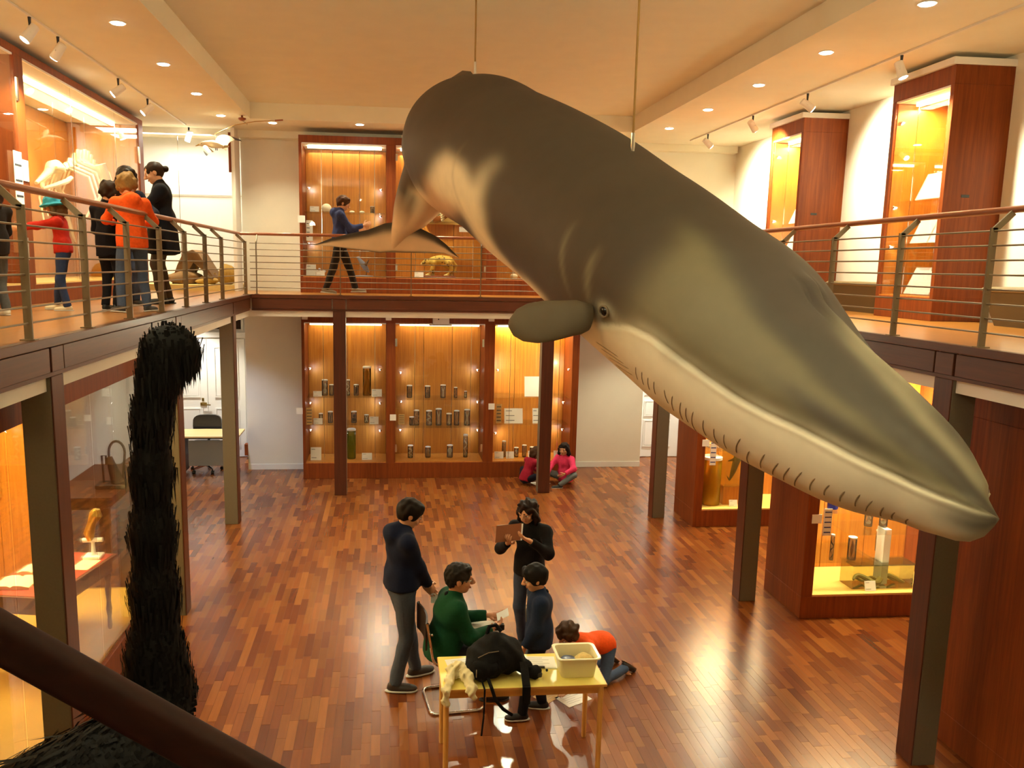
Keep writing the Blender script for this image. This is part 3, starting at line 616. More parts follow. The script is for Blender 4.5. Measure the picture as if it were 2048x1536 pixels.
for a in range(7): w.tube([(x, y, z+.02), (x+.09*math.cos(a*.9), y+.05*math.sin(a*.9), z+.09+.02*(a % 3))], [.03, .016], 7)
w.build('shell', mat('pale_shell', lin(206, 210, 214), rough=.5), o, True)
# ------------------------------------------------------------------ tall bench-gallery cases
T5 = Tr(5.8)
def tall(y0, y1, lb, boards, lbs, rods):
    z0b = 3.56
    o = case('tall_display_case', lb, T5, y0, y1, 6.46-5.8, HB, 5.93, [(y0+.06, y1-.06)], z0b, 5.71, 2, power=1.6, color=AMBER, liner=True)
    box('cornice', T5(y0-.02, -.04, 5.93), T5(y1+.02, .66, 6.0), M_WHITE, o, .004)
    for t in rods: box('shelf_rod', T5(t[0], t[1], z0b), T5(t[0]+.008, t[1]+.008, 5.71), M_CHROME, o)
    yy = y0+.001; box('keyhole_plate', (6.0, yy-.006, 4.6), (6.09, yy, 4.63), M_BLACK, o, .001)
    zs = sorted(set(b[2] for b in boards))
    for z in zs:
        if z > z0b+.05: box('glass_shelf', T5(y0+.08, .1, z-.012), T5(y1-.08, .6, z), M_SHELF, o)
    for (s, t, z, w, h), l in zip(boards, lbs): card('tilted_book', l, (s, t, z+.002), w, h, T5, .42, 0, cat='book', thick=.02)
    for s, z in ((y1-.1, 4.55), (y1-.1, 4.1), (y0+.12, 4.6), (y1-.1, 5.5)): led(o, T5(s, .08, z), (.5, -.5 if s > (y0+y1)/2 else .5, -.6), WARM, 1.0)
    return o
tall(8.45, 9.52, 'tall glazed wooden case of white books nearest the stairs, bench gallery', [(8.98, .2, 4.62, .46, .32), (9.08, .2, 4.14, .3, .31), (8.78, .2, 4.14, .24, .31), (9.03, .2, 3.565, .46, .33)], ['white open book on the highest shelf of the nearer tall case', 'white book towards the end wall on the middle shelf, nearer tall case', 'white book towards the stairs on the middle shelf, nearer tall case', 'white board on the base of the nearer tall case'], [(9.2, .12), (8.95, .3)])
tall(11.63, 12.62, 'tall glazed wooden case of white books nearer the end wall, bench gallery', [(12.1, .2, 4.5, .3, .3), (12.14, .2, 4.06, .44, .36), (12.15, .2, 3.565, .3, .26)], ['small white book on the highest shelf of the farther tall case', 'white book on the middle shelf of the farther tall case', 'small pale book on the base of the farther tall case'], [(12.3, .12), (12.05, .3)])
# benches
M_BENCH = mat('bench_vinyl', lin(126, 104, 66), rough=.55)
def bench(y0, y1, lb):
    o = thing('bench', lb, 'bench', (6.2, (y0+y1)/2, HB), 'low gallery benches')
    f = lambda y, z: [(5.98, y, z), (6.4, y, z)]
    MB().loft([[(6.06, y0+.12, HB+.0), (6.4, y0+.12, HB), (6.4, y1-.12, HB), (6.06, y1-.12, HB)], [(5.98, y0, HB+.33), (6.42, y0, HB+.33), (6.42, y1, HB+.33), (5.98, y1, HB+.33)]]).build('base', mat('bench_side', lin(96, 78, 48), rough=.6), o)
    box('seat_pad', (5.97, y0-.01, HB+.33), (6.43, y1+.01, HB+.385), M_BENCH, o, .015)
    return o
bench(9.72, 11.0, 'low olive bench with sloping ends between the two tall cases'); bench(6.6, 7.95, 'low olive bench with sloping ends on the stair side of the nearer tall case')
# ------------------------------------------------------------------ ground floor cases on the bench side
def rcase(y0, y1, lb, contents=True, glasss=True):
    T = Tb(y0); s0, s1 = 4.55, 6.44
    return case('floor_display_case', lb, T, s0, s1, y1-y0, 0, 2.92, [(4.68, 6.3)], .27, 2.68, 3, power=2.4, color=(1, .88, .5), tube=True, deck=mat('case_sand', lin(214, 178, 96), rough=.7))
r1 = rcase(11.67, 12.5, 'wooden floor case glowing yellow with large fluid jars, nearer the door')
r2 = rcase(8.36, 9.25, 'wooden floor case with glass tank and jars beside the middle column')
r3 = rcase(4.6, 6.1, 'dark wooden floor case side by the nearest column')
TR1, TR2 = Tb(11.67), Tb(8.36)
# contents of the yellow case
def signs(T, y0, s, z, lb, h=.42, plate=True):
    o = thing('notice_strip', lb, 'notice', (s, y0-.004, z)); box('board', (s-.045, y0-.012, z), (s+.045, y0-.002, z+h), M_CARD, o)
    W = MB()
    for i in range(5): W.box((s-.038, y0-.0135, z+h*(.1+.19*i)), (s+.038, y0-.012, z+h*(.13+.19*i)+.004))
    W.build('printed_lines', mat('blue_ink', lin(60, 70, 130), rough=.7), o)
signs(TR1, 11.67, 4.8, .95, 'white notice strip with blue lines on the yellow case glass', .38)
signs(TR2, 8.36, 4.78, .96, 'white notice strip with dark lines on the tank case glass', .30)
for y, u, v, l in ((11.67, 1412, 886, 'yellow case'), (8.36, 1634, 1038, 'tank case')):
    p = at(u, v, 1, y-.005); tag(box('small_plate', (p[0]-.055, y-.008, p[2]-.05), (p[0]+.055, y-.001, p[2]+.05), M_CARD), f'small white square plate on the wooden edge of the {l}', 'plate')
c = TR1(4.92, .3, .272); o = thing('specimen_jar', 'largest yellow fluid jar with pale specimen in the yellow case', 'specimen jar', c)
MB().lathe(c, [(.14, 0), (.145, .01), (.145, .66), (.13, .7)], 20).build('glass_body', fluid('yellow_fluid', lin(236, 196, 40)), o, True); MB().lathe(c, [(.15, .7), (.15, .74), (.13, .75)], 20).build('lid', M_LID, o, True); MB().tube([(c[0], c[1], c[2]+.04), (c[0]-.02, c[1], c[2]+.3), (c[0]+.02, c[1], c[2]+.6)], [.09, .11, .04], 12).build('specimen', mat('yellow_specimen', lin(220, 180, 50), rough=.5), o, True)
c = TR1(5.28, .32, .272); o = thing('specimen_tank', 'flat glass tank with a dark hammer-headed shark specimen', 'specimen tank', c); x, y, z = c
box('glass_body', (x-.17, y-.07, z+.28), (x+.2, y+.07, z+.98), fluid('tank_fluid', lin(226, 206, 110), .25), o); box('stand', (x-.18, y-.08, z), (x+.21, y+.08, z+.275), M_CASEIN, o)
w = MB(); w.tube([(x-.06, y, z+.36), (x-.01, y, z+.5), (x+.03, y, z+.66), (x+.05, y, z+.86)], [.012, .04, .055, .03], 9); w.tube([(x-.06, y, z+.87), (x+.05, y-.01, z+.9), (x+.16, y, z+.86)], [.02, .034, .02], 8); w.tube([(x-.1, y, z+.66), (x+.03, y, z+.7), (x+.13, y, z+.65)], [.008, .03, .008], 7); w.tube([(x-.06, y, z+.36), (x-.11, y, z+.43)], [.014, .005], 6); w.build('specimen', M_SPECD, o, True)
p = at(1466, 1012, 1, 11.8); card('label_card', 'white label card below the dark shark specimen', (p[0], .12, .272), .13, .1, TR1, .25, 2)
box('glass_shelf', (4.7, 11.75, 1.14), (6.28, 12.35, 1.152), M_SHELF, r1)
o = thing('specimen_tray', 'long tray with a yellow fish on the glass shelf, yellow case', 'specimen', (5.1, 12.0, 1.153)); box('tray', (4.82, 11.9, 1.153), (5.6, 12.15, 1.175), M_JAR, o); MB().tube([(4.85, 12.0, 1.2), (5.0, 12.0, 1.22), (5.25, 12.0, 1.22), (5.5, 12.0, 1.19)], [.01, .03, .04, .006], 9).build('specimen', M_FLUID, o, True)
# contents of the tank case
for z in (1.17, .6):
    box('glass_shelf', (4.72, 8.5, z-.012), (5.5, 9.15, z), M_SHELF, r2)
box('glass_shelf', (5.1, 8.42, .93), (6.25, 8.95, .942), M_SHELF, r2); box('shelf_support', (5.62, 8.6, .285), (5.7, 8.75, .93), M_WHITE, r2)
for u, vt, vb, w, kd, m, z, t, lb in ((1661, 1075, 1130, 8, 'knot', M_SPECD, .602, .2, 'thin jar with a dark twisted specimen in the tank case'), (1701, 1081, 1130, 17, 'fish', M_SPECG, .602, .2, 'short round jar with a tan fish in the tank case'), (1757, 1075, 1120, 18, 'spine', M_SPEC, .602, .45, 'jar with pale bones behind the tank in the tank case')):
    jar(u, vt, vb, w, TR2, t, z, kd, m, lb, 'jars in the tank case', axis=1, val=8.36+t)
for u, z, lb in ((1735, 1015, 'first low jar on the raised glass shelf, tank case'), (1765, 1030, 'second low jar on the raised glass shelf, tank case')):
    jar(u, 1032, 1060, 16, TR2, .35, .944, 'double', M_SPEC, lb, 'jars in the tank case', axis=1, val=8.71)
o = thing('blue_bottle', 'deep blue bottle on the top glass shelf of the tank case', 'bottle', TR2(5.0, .3, 1.172)); c = TR2(5.0, .3, 1.172)
MB().lathe(c, [(.055, 0), (.06, .01), (.06, .2), (.03, .26), (.025, .3)], 18).build('bottle_body', mat('blue_glass', lin(20, 50, 170), rough=.15), o, True); MB().lathe(c, [(.028, .3), (.028, .33), (.024, .335)], 14).build('stopper', M_LID, o)
c = TR2(5.55, .26, .272); x, y, z = c; o = thing('specimen_tank', 'long low glass tank with a coiled pale eel', 'specimen tank', c)
box('glass_body', (x-.33, y-.12, z), (x+.4, y+.14, z+.27), fluid('greenish_tank', lin(200, 196, 130), .07), o); box('lid', (x-.34, y-.13, z+.27), (x+.41, y+.15, z+.285), glass('tank_lid', (.95, .99, .98, 1), 1.5), o)
w = MB(); w.tube([(x-.26+.6*k/24, y-.02+.05*math.sin(k*.5), z+.075+.03*math.sin(k*.45)) for k in range(25)], [.012+.02*math.sin(math.pi*k/24)**.5 for k in range(25)], 8); w.tube([(x-.2+.5*k/16, y+.06, z+.05+.02*math.cos(k)) for k in range(17)], .017, 7); w.build('specimen', mat('eel', lin(150, 130, 84), rough=.5), o, True)
p = at(1740, 1178, 1, 8.45); card('label_card', 'white label card in front of the long low tank', (p[0], .08, .272), .13, .11, TR2, .3, 2)
# ------------------------------------------------------------------ skeleton case (upper gallery)
T3 = Tl(-3.87)
sk = case('large_display_case', 'large glazed wooden wall case with a hanging whale skeleton', T3, 5.2, 14.32, 1.1, HB, 5.99, [(5.3, 9.62), (9.84, 14.08)], 3.53, 5.88, (4, 4), power=.42, color=AMBER, tube=True, liner=True, deck=mat('case_cloth', lin(226, 196, 120), rough=.8))
for z in (5.55, 3.9): box('hinge', (-3.87, 9.62, z-.12), (-3.85, 9.66, z+.12), M_CHROME, sk, .002)
box('hinge', (-3.87, 14.0, 5.3), (-3.85, 14.06, 5.55), M_CHROME, sk, .002)
box('glass_joint', (-3.875, 11.2, 3.54), (-3.868, 11.208, 5.87), M_CHROME, sk); box('glass_joint', (-3.875, 12.9, 3.54), (-3.868, 12.908, 5.87), M_CHROME, sk)
p = at(40, 400, 0, -3.865); o = thing('notice_strip', 'tall cream notice strip on the skeleton case glass', 'notice', (-3.862, p[1], p[2]-.3)); box('board', (-3.865, p[1]-.1, p[2]-.55), (-3.86, p[1]+.1, p[2]+.5), M_CARD, o)
W = MB()
for i in range(6): W.box((-3.86, p[1]-.08, p[2]-.45+.16*i), (-3.858, p[1]+.08, p[2]-.43+.16*i))
W.build('printed_lines', M_INK, o)
p = at(54, 340, 0, -3.86); tag(box('small_plate', (-3.869, p[1]-.09, p[2]-.12), (-3.862, p[1]+.05, p[2]+.1), M_CARD), 'white plate on the post of the skeleton case', 'plate')
p = at(33, 470, 0, -4.2); tag(box('label_card', (-4.2, p[1]-.1, 3.9), (-4.19, p[1]+.12, 4.05), M_CARD), 'pale card inside the skeleton case near the cap girl', 'label card')
# whale skeleton
so = thing('whale_skeleton', 'white whale skeleton with open jaws hung inside the large case', 'skeleton', (-4.45, 12.9, 4.6)); XS = -4.45
M_BONE = mat('bone', lin(244, 232, 200), rough=.6)
S = lambda u, v, dx=0: tuple(at(u, v, 0, XS)+np.array([dx, 0, 0]))
w = MB(); w.tube([S(72, 366), S(84, 356), S(95, 346), S(102, 336)], [.022, .034, .05, .066], 10); w.tube([S(98, 342), S(104, 334), S(112, 333), S(122, 338)], [.06, .085, .09, .06], 12); w.tube([S(100, 335, .08), S(105, 336, .12), S(112, 340, .1)], [.022, .035, .03], 8); w.build('skull', M_BONE, so, True)
for dx in (-.14, .14): MB().tube([S(86, 377), S(98, 370, dx*.6), S(112, 362, dx), S(121, 355, dx)], [.02, .03, .036, .03], 8).build('lower_jaw', M_BONE, so, True)
SP = [(121, 338), (129, 334), (137, 330), (145, 326), (152, 323), (159, 322), (166, 323), (172, 326), (178, 331), (184, 337), (190, 343), (196, 348), (201, 352), (205, 352), (208, 346), (211, 338), (214, 329), (216, 318)]
HT = [6, 9, 14, 20, 24, 22, 24, 24, 22, 18, 15, 11, 8, 5, 4, 3, 2, 1]
for i, (u, v) in enumerate(SP):
    c = np.array(S(u, v)); r = .05 if i < 12 else .042-.005*(i-12)
    MB().tube([c+np.array([0, -.06, 0]), c, c+np.array([0, .06, 0])], [r*.8, r, r*.8], 8).build('vertebra', M_BONE, so, True)
    if HT[i] > 2:
        t = np.array(S(u+HT[i]*.1, v-HT[i])); MB().slab([c+[0, -.05, 0], c+[0, .05, 0], t+[0, .035, 0], t+[0, -.035, 0]], (.03, 0, 0)).build('neural_spine', M_BONE, so)
for i in range(10):
    u, v = SP[1+int(i*.75)]; c = np.array(S(u+2, v))
    for s in (-1, 1):
        MB().tube([c, c+[s*.28, .08, -.12], c+[s*.38, .02, -.42], c+[s*.26, -.18, -.78+.03*i]], [.016, .016, .013, .008], 6).build('rib', M_BONE, so, True)
for s in (-1, 1):
    c = np.array(S(158, 345)); MB().tube([c+[s*.3, 0, .12], c+[s*.36, .06, -.1], c+[s*.36, .2, -.25]], [.085, .07, .035], 8).build('shoulder_blade', M_BONE, so, True)
    MB().tube([c+[s*.36, .15, -.2], c+[s*.37, .42, -.5], c+[s*.37, .62, -.8], c+[s*.37, .75, -.98]], [.034, .03, .026, .01], 8).build('flipper_bone', M_BONE, so, True)
MB().tube([S(207, 352), S(203, 360), S(209, 362)], [.035, .045, .03], 8).build('tail_bone', M_BONE, so, True)
for u, v in ((112, 334), (172, 326), (206, 350)): MB().tube([S(u, v), (S(u, v)[0], S(u, v)[1], 5.88)], .004, 5).build('hanging_wire', M_CHROME, so)
# ------------------------------------------------------------------ white glazed recess beyond the skeleton case
o = thing('diorama_case', 'white glazed recess with a dry landscape beyond the skeleton case', 'display case', (-3.3, 15.6, HB))
box('glass_pane', (-4.95, 15.0, HB+.08), (-2.62, 15.008, 5.9), M_GLASS, o); box('corner_post', (-2.62, 14.97, HB), (-2.56, 15.48, 6.03), M_WHITE, o, .004); box('corner_strip', (-2.66, 14.96, 5.3), (-2.62, 15.0, 5.95), M_CASE, o)
box('base_ledge', (-4.98, 14.98, HB), (-2.62, 16.55, HB+.1), mat('sand', lin(206, 178, 110), rough=.9, noise=.2, nscale=14), o); box('glass_joint', (-3.5, 14.995, HB+.1), (-3.492, 15.012, 5.9), M_CHROME, o); box('panel_joint', (-4.9, 16.56, 5.02), (-2.5, 16.585, 5.03), mat('joint_grey', lin(170, 160, 130), rough=.8), o)
lamp('AREA', 'recess_lamp', (-3.6, 15.5, 5.95), 24, NEUTRAL, o, size=1.2)
def rock(o, name, c, r, m, seed=0, n=18, mm=11, amp=.16):
    w = MB(); w.ball(c, r, n, mm); rg = np.random.default_rng(seed); V = np.array(w.v)-np.array(c); ph = rg.uniform(0, 6, 9)
    d = 1+amp*(np.sin(V[:, 0]/r[0]*2.3+ph[0])*np.sin(V[:, 1]/r[1]*2.7+ph[1])+.6*np.sin(V[:, 2]/r[2]*4+ph[2]+V[:, 0]/r[0]*3)); w.v = [tuple(p) for p in V*d[:, None]+np.array(c)]
    return w.build(name, m, o, True)
M_ROCK = mat('brown_rock', lin(112, 78, 40), rough=.9, noise=.45, nscale=9); M_BRUSH = mat('dry_brush', lin(170, 130, 56), rough=.9, noise=.4, nscale=20)
ro = thing('hide_shelter', 'dark brown tent-like hide shelter in the dry landscape', 'shelter', (-3.55, 15.7, HB+.1))
a = [np.array(at(u, v, 1, 15.6)) for u, v in ((352, 560), (362, 530), (374, 505), (392, 500), (404, 508), (418, 530), (432, 552))]
w = MB(); w.loft([[p+np.array([0, -.28, 0]) for p in a]+[a[-1]+[0, -.3, -.06], a[3]+[0, -.25, -.22], a[0]+[0, -.25, -.3]], [p+np.array([0, .5, 0])*1 for p in a]+[a[-1]+[0, .5, -.06], a[3]+[0, .5, -.22], a[0]+[0, .5, -.3]]]); w.build('hide', M_ROCK, ro)
for u in (358, 390, 424): q = at(u, 560, 1, 15.6); MB().tube([(q[0], 15.6, HB+.08), (q[0]+.05, 15.6, 3.85 if u == 390 else 3.6)], .02, 6).build('support_stick', M_BRUSH, ro)
for u, v, r, lb, m in ((455, 560, (.17, .16, .2), 'round dry bush beside the corner post in the recess', M_BRUSH), (415, 577, (.22, .16, .07), 'low tan stone in front of the hide shelter', M_BRUSH), (368, 570, (.3, .2, .12), 'rough brown stone under the hide shelter', M_ROCK)):
    p = at(u, v, 1, 15.45); g = thing('landscape_stone' if m is M_ROCK else 'dry_bush', lb, 'stone' if 'stone' in lb else 'bush', (p[0], 15.45, HB+.1)); rock(g, 'stone_mass' if 'stone' in lb else 'twig_mass', (p[0], 15.45, HB+.1+r[2]*.85), r, m, int(u))
# ------------------------------------------------------------------ blended solids (for bodies and soft things)
def _seg(p0, p1, X):
    d = p1-p0; L = d@d+1e-12
    t = np.clip(((X-p0)@d)/L, 0, 1)
    return t, np.linalg.norm(X-p0-t[..., None]*d, axis=-1)
class Sdf:
    def __init__(s, h, k): s.h = h; s.k = k; s.P = []
    def cap(s, a, b, ra, rb, c=0, k=None, cut=None): s.P.append(('c', np.array(a, float), np.array(b, float), ra, rb, c, k, cut)); return s
    def ell(s, c0, r, c=0, k=None, B=None, cut=None): s.P.append(('e', np.array(c0, float), np.array(r, float), B, None, c, k, cut)); return s
    def chain(s, pts, rs, c=0, k=None):
        for i in range(len(pts)-1): s.cap(pts[i], pts[i+1], rs[i], rs[i+1], c, k)
        return s
    def mesh(s, noise=0, nf=30., cutz=None, flat=()):
        h = s.h; lo, hi = [], []
        for p in s.P:
            if p[0] == 'c': r = max(p[3], p[4]); lo += [np.minimum(p[1], p[2])-r]; hi += [np.maximum(p[1], p[2])+r]
            else: r = max(p[2]); lo += [p[1]-r]; hi += [p[1]+r]
        lo = np.min(lo, 0)-3*h-.01; hi = np.max(hi, 0)+3*h+.01
        n = np.ceil((hi-lo)/h).astype(int)+1
        V = np.full(n, .06, np.float32); I = np.zeros(n, np.int16)
        ax = [lo[i]+h*np.arange(n[i]) for i in range(3)]
        for p in s.P:
            k = p[6] or s.k
            if p[0] == 'c': r = max(p[3], p[4]); a, b = np.minimum(p[1], p[2])-r, np.maximum(p[1], p[2])+r
            else: r = max(p[2]); a, b = p[1]-r, p[1]+r
            m = k+2.5*h
            i0 = np.maximum(np.floor((a-m-lo)/h).astype(int), 0); i1 = np.minimum(np.ceil((b+m-lo)/h).astype(int)+1, n)
            sl = tuple(slice(i0[i], i1[i]) for i in range(3))
            X = np.stack(np.meshgrid(*[ax[i][sl[i]] for i in range(3)], indexing='ij'), -1)
            if p[0] == 'c':
                t, d = _seg(p[1], p[2], X); d = d-(p[3]+(p[4]-p[3])*t)
            else:
                q = X-p[1]
                if p[3] is not None: q = q@p[3]          # columns of B are the ellipsoid axes
                k0 = np.linalg.norm(q/p[2], axis=-1); k1 = np.linalg.norm(q/p[2]**2, axis=-1)+1e-9
                d = k0*(k0-1)/k1
                d = np.where(k0 < 1e-3, -min(p[2]), d)
            if p[7] is not None:
                for (pt, nr) in p[7]: d = np.maximum(d, (X-np.array(pt))@np.array(nr))
            v = V[sl]; ii = I[sl]
            if k < 0: continue
            hh_ = np.clip(.5+.5*(v-d)/k, 0, 1)
            ii[...] = np.where(d < v, p[5], ii); v[...] = v+(d-v)*hh_-k*hh_*(1-hh_)
        if noise:
            X, Y, Z = np.meshgrid(*ax, indexing='ij'); f = nf
            V += noise*(np.sin(f*X+1.7*np.sin(f*.6*Z))*np.sin(f*.8*Y+2)+.7*np.sin(f*.7*Z+2.2*np.sin(f*.5*X+f*.3*Y))).astype(np.float32)
        for (pt, nr) in flat:
            X = np.stack(np.meshgrid(*ax, indexing='ij'), -1); V = np.maximum(V, ((X-np.array(pt))@np.array(nr)).astype(np.float32))
        return surface_nets(V, I, lo, h)
OFF = np.array([(i, j, k) for i in (0, 1) for j in (0, 1) for k in (0, 1)])
EDG = [(a, b) for a in range(8) for b in range(8) if a < b and np.abs(OFF[a]-OFF[b]).sum() == 1]
def surface_nets(V, I, lo, h):
    s = V < 0; c = np.zeros(np.array(V.shape)-1, np.int8); nx, ny, nz = c.shape
    for o in OFF: c += s[o[0]:o[0]+nx, o[1]:o[1]+ny, o[2]:o[2]+nz]
    A = np.argwhere((c > 0) & (c < 8))
    vals = np.stack([V[A[:, 0]+o[0], A[:, 1]+o[1], A[:, 2]+o[2]] for o in OFF], 1)
    acc = np.zeros((len(A), 3)); cnt = np.zeros(len(A))
    for a, b in EDG:
        va, vb = vals[:, a], vals[:, b]; mk = (va < 0) != (vb < 0)
        t = np.where(mk, va/np.where(mk, va-vb, 1), 0)
        acc += mk[:, None]*(OFF[a]+t[:, None]*(OFF[b]-OFF[a])); cnt += mk
    loc = acc/cnt[:, None]
    P = lo+h*(A+loc)
    idx = np.full(c.shape, -1, np.int32); idx[A[:, 0], A[:, 1], A[:, 2]] = np.arange(len(A))
    F = []
    for d in range(3):
        u, v = (d+1) % 3, (d+2) % 3
        n0 = [slice(None)]*3; n1 = [slice(None)]*3; n0[d] = slice(0, -1); n1[d] = slice(1, None)
        s0, s1 = s[tuple(n0)], s[tuple(n1)]
        E = np.argwhere(s0 != s1); E = E[(E[:, u] > 0) & (E[:, v] > 0)]
        E = E[(E[:, u] < V.shape[u]-1) & (E[:, v] < V.shape[v]-1)]
        eu = np.zeros(3, int); eu[u] = 1; ev = np.zeros(3, int); ev[v] = 1
        g = lambda q: idx[q[:, 0], q[:, 1], q[:, 2]]
        q = np.stack([g(E), g(E-eu), g(E-eu-ev), g(E-ev)], 1)
        fl_ = s0[E[:, 0], E[:, 1], E[:, 2]]
        q[~fl_] = q[~fl_][:, ::-1]
        F.append(q)
    F = np.concatenate(F); F = F[(F >= 0).all(1)]
    ni = A+np.round(loc).astype(int)
    # colour id: take it from an inside corner
    k = np.argmin(vals, 1); ci = I[A[:, 0]+OFF[k, 0], A[:, 1]+OFF[k, 1], A[:, 2]+OFF[k, 2]]
    return P, F[:, ::-1], ci
def solid(name, sd, m, parent, pal=None, noise=0, nf=30, flat=()):
    P, F, ci = sd.mesh(noise, nf, flat=flat)
    return link_np(name, P, F, m, parent, True, colors=np.array(pal)[ci] if pal is not None else None)
# ------------------------------------------------------------------ people
def nz(v): v = np.array(v, float); return v/(np.linalg.norm(v)+1e-12)
def ik(a, b, l1, l2, pole):
    a, b = np.array(a, float), np.array(b, float); d = b-a; L = np.linalg.norm(d)
    if L > (l1+l2)*.999: b = a+d/L*(l1+l2)*.999; d = b-a; L = np.linalg.norm(d)
    x = (l1*l1-l2*l2+L*L)/(2*L); h = math.sqrt(max(l1*l1-x*x, 0)); n = d/L
    p = np.array(pole, float); p = p-(p@n)*n; p = nz(p)
    return a+n*x+p*h, b
SKIN = lin(206, 150, 112)
M_SKIN = mat('skin', attr=True, rough=.5, spec=.35)
def cloth(name, col, rough=.85): return mat('cloth_'+name, col, rough=rough, noise=.22, nscale=45, bump=.15, spec=.1, sheen=.03)
def rotm(yaw, pitch, roll=0):      # yaw to the figure's right is positive, pitch down is positive
    cy, sy, cp, sp, cr, sr = math.cos(yaw), math.sin(yaw), math.cos(pitch), math.sin(pitch), math.cos(roll), math.sin(roll)
    Rz = np.array([[cy, sy, 0], [-sy, cy, 0], [0, 0, 1]]); Rx = np.array([[1, 0, 0], [0, cp, sp], [0, -sp, cp]]); Ry = np.array([[cr, 0, sr], [0, 1, 0], [-sr, 0, cr]])
    return Rz@Rx@Ry
def person(label, H, loc, head, pelvis=(0, 0, .53), lean=0, side=0, twist=0, hands=None, elb=None, feet=None, toes=None, knees=None, hyaw=0, hpitch=0, hroll=0, hs=1.0, fat=1.0,
           top='jacket', topcol=lin(20, 24, 44), hem=.0, legcol=lin(50, 58, 76), shoecol=lin(30, 28, 28), solecol=lin(200, 196, 190), hair='short', haircol=lin(34, 24, 18), hood=False, coat=False,
           skin=SKIN, fingers=None, curl=(.5, .5), pn=(None, None), vox=.011, collar=None, knit=0, extra=None, short_sleeve=False, zip_=False, armr=1.0, glasses=False):
    """the figure looks along +Y, its right is +X, heights are shares of the standing height H"""
    A = lambda v: np.array(v, float)*H
    pel = A(pelvis); cs, sn = math.cos(lean), math.sin(lean)
    up = nz([side, sn, cs]); fw = nz(np.cross(up, [1, 0, 0])*-1); fw = nz(fw-(fw@up)*up)
    if fw[1] < 0 and abs(lean) < 1.5: fw = -fw
    rt = nz(np.cross(fw, up))
    ct, st = math.cos(twist), math.sin(twist); rt2 = rt*ct-fw*st; fw2 = fw*ct+rt*st
    waist = pel+up*.10*H; chest = pel+up*.20*H; neck = pel+up*.295*H
    sw = .105*H
    sh = [neck-up*.028*H+rt2*sw*s for s in (-1, 1)]
    hip = [pel+rt*.05*H*s-up*.005*H for s in (-1, 1)]
    hands = hands or [(-.15, .03, .42), (.15, .03, .42)]; elb = elb or [(-.4, -1, -.2), (.4, -1, -.2)]
    feet = feet or [(-.05, 0, .045), (.05, 0, .045)]; knees = knees or [(-.1, 1, 0), (.1, 1, 0)]; toes = toes or [(-.12, 1, 0), (.12, 1, 0)]
    el, wr, kn, an = [], [], [], []
    for i in (0, 1):
        e, w_ = ik(sh[i], A(hands[i]), .168*H, .15*H, elb[i]); el.append(e); wr.append(w_)
        k, a = ik(hip[i], A(feet[i]), .245*H, .243*H, knees[i]); kn.append(k); an.append(a)
    hR = rotm(hyaw, hpitch, hroll); HU, HF, HRt = hR@[0, 0, 1], hR@[0, 1, 0], hR@[1, 0, 0]
    hh = .072*H*hs                       # half height of the head
    hc = neck+nz(up+HU*.6+HF*.15)*.045*H+HU*hh*.78+HF*.012*H
    hp = lambda x, y, z: hc+hh*(x*HRt+y*HF+z*HU)
    root = bpy.data.objects.new('person', None)
    lips = tuple(c*f for c, f in zip(skin[:3], (.72, .5, .5))); brow = tuple(c*.8 for c in haircol[:3])
    pal = [skin[:3], lips, (.75, .72, .68), (.02, .013, .01), brow]
    # coarse body + fine head + fine hands, one object
    b = Sdf(max(vox*1.5, .014), .03*H/1.7)
    f_ = fat
    b.ell(pel, (.082*H*f_, .058*H*f_, .07*H), B=np.stack([rt, fw, up], 1)); b.ell(waist, (.07*H*f_, .05*H*f_, .085*H), B=np.stack([rt, fw, up], 1)); b.ell(chest+up*.02*H, (.085*H*f_, .055*H*f_, .1*H), B=np.stack([rt2, fw2, up], 1))
    b.cap(neck-up*.03*H, hc-HU*hh*.5, .028*H, .026*H)
    for i in (0, 1):
        b.cap(neck-up*.02*H, sh[i], .03*H, .026*H).cap(sh[i], el[i], .026*H, .021*H).cap(el[i], wr[i], .021*H, .0145*H)
        b.cap(hip[i], kn[i], .043*H, .03*H).cap(kn[i], an[i], .03*H, .02*H).cap(an[i]-np.array([0, 0, .02*H]), an[i]+nz(toes[i])*.08*H-np.array([0, 0, .024*H]), .018*H, .014*H)
    V1, F1, c1 = b.mesh()
    g = Sdf(min(vox*.55, .0065), .016*H/1.7*hs)
    HB_ = np.stack([HRt, HF, HU], 1)
    g.ell(hp(0, -.08, .22), (hh*.70, hh*.86, hh*.76), B=HB_); g.ell(hp(0, .16, -.35), (hh*.53, hh*.6, hh*.62), B=HB_); g.ell(hp(0, .42, -.72), (hh*.28, hh*.25, hh*.22), B=HB_)
    g.cap(neck-up*.035*H, hp(0, -.18, -.4), .029*H, .03*H*hs)
    g.cap(hp(0, .78, .12), hp(0, .98, -.2), hh*.09, hh*.13, k=.008); g.cap(hp(-.1, .86, -.24), hp(.1, .86, -.24), hh*.1, hh*.1, k=.006)
    g.cap(hp(-.34, .68, .2), hp(.34, .68, .2), hh*.13, hh*.13, k=.012)
    for s in (-1, 1):
        g.ell(hp(s*.3, .66, .02), (hh*.15, hh*.1, hh*.085), 2, k=.002, B=HB_); g.ell(hp(s*.3, .735, .02), (hh*.065, hh*.05, hh*.075), 3, k=.001, B=HB_)
        g.cap(hp(s*.12, .81, .21), hp(s*.46, .68, .24), hh*.035, hh*.025, 4, k=.002)
        g.ell(hp(s*.7, -.1, -.06), (hh*.08, hh*.17, hh*.26), k=.004, B=np.stack([nz(HRt+.35*s*-HF*1), HF, HU], 1) if False else HB_)
        g.ell(hp(s*.36, .5, -.25), (hh*.2, hh*.2, hh*.18), k=.015, B=HB_)
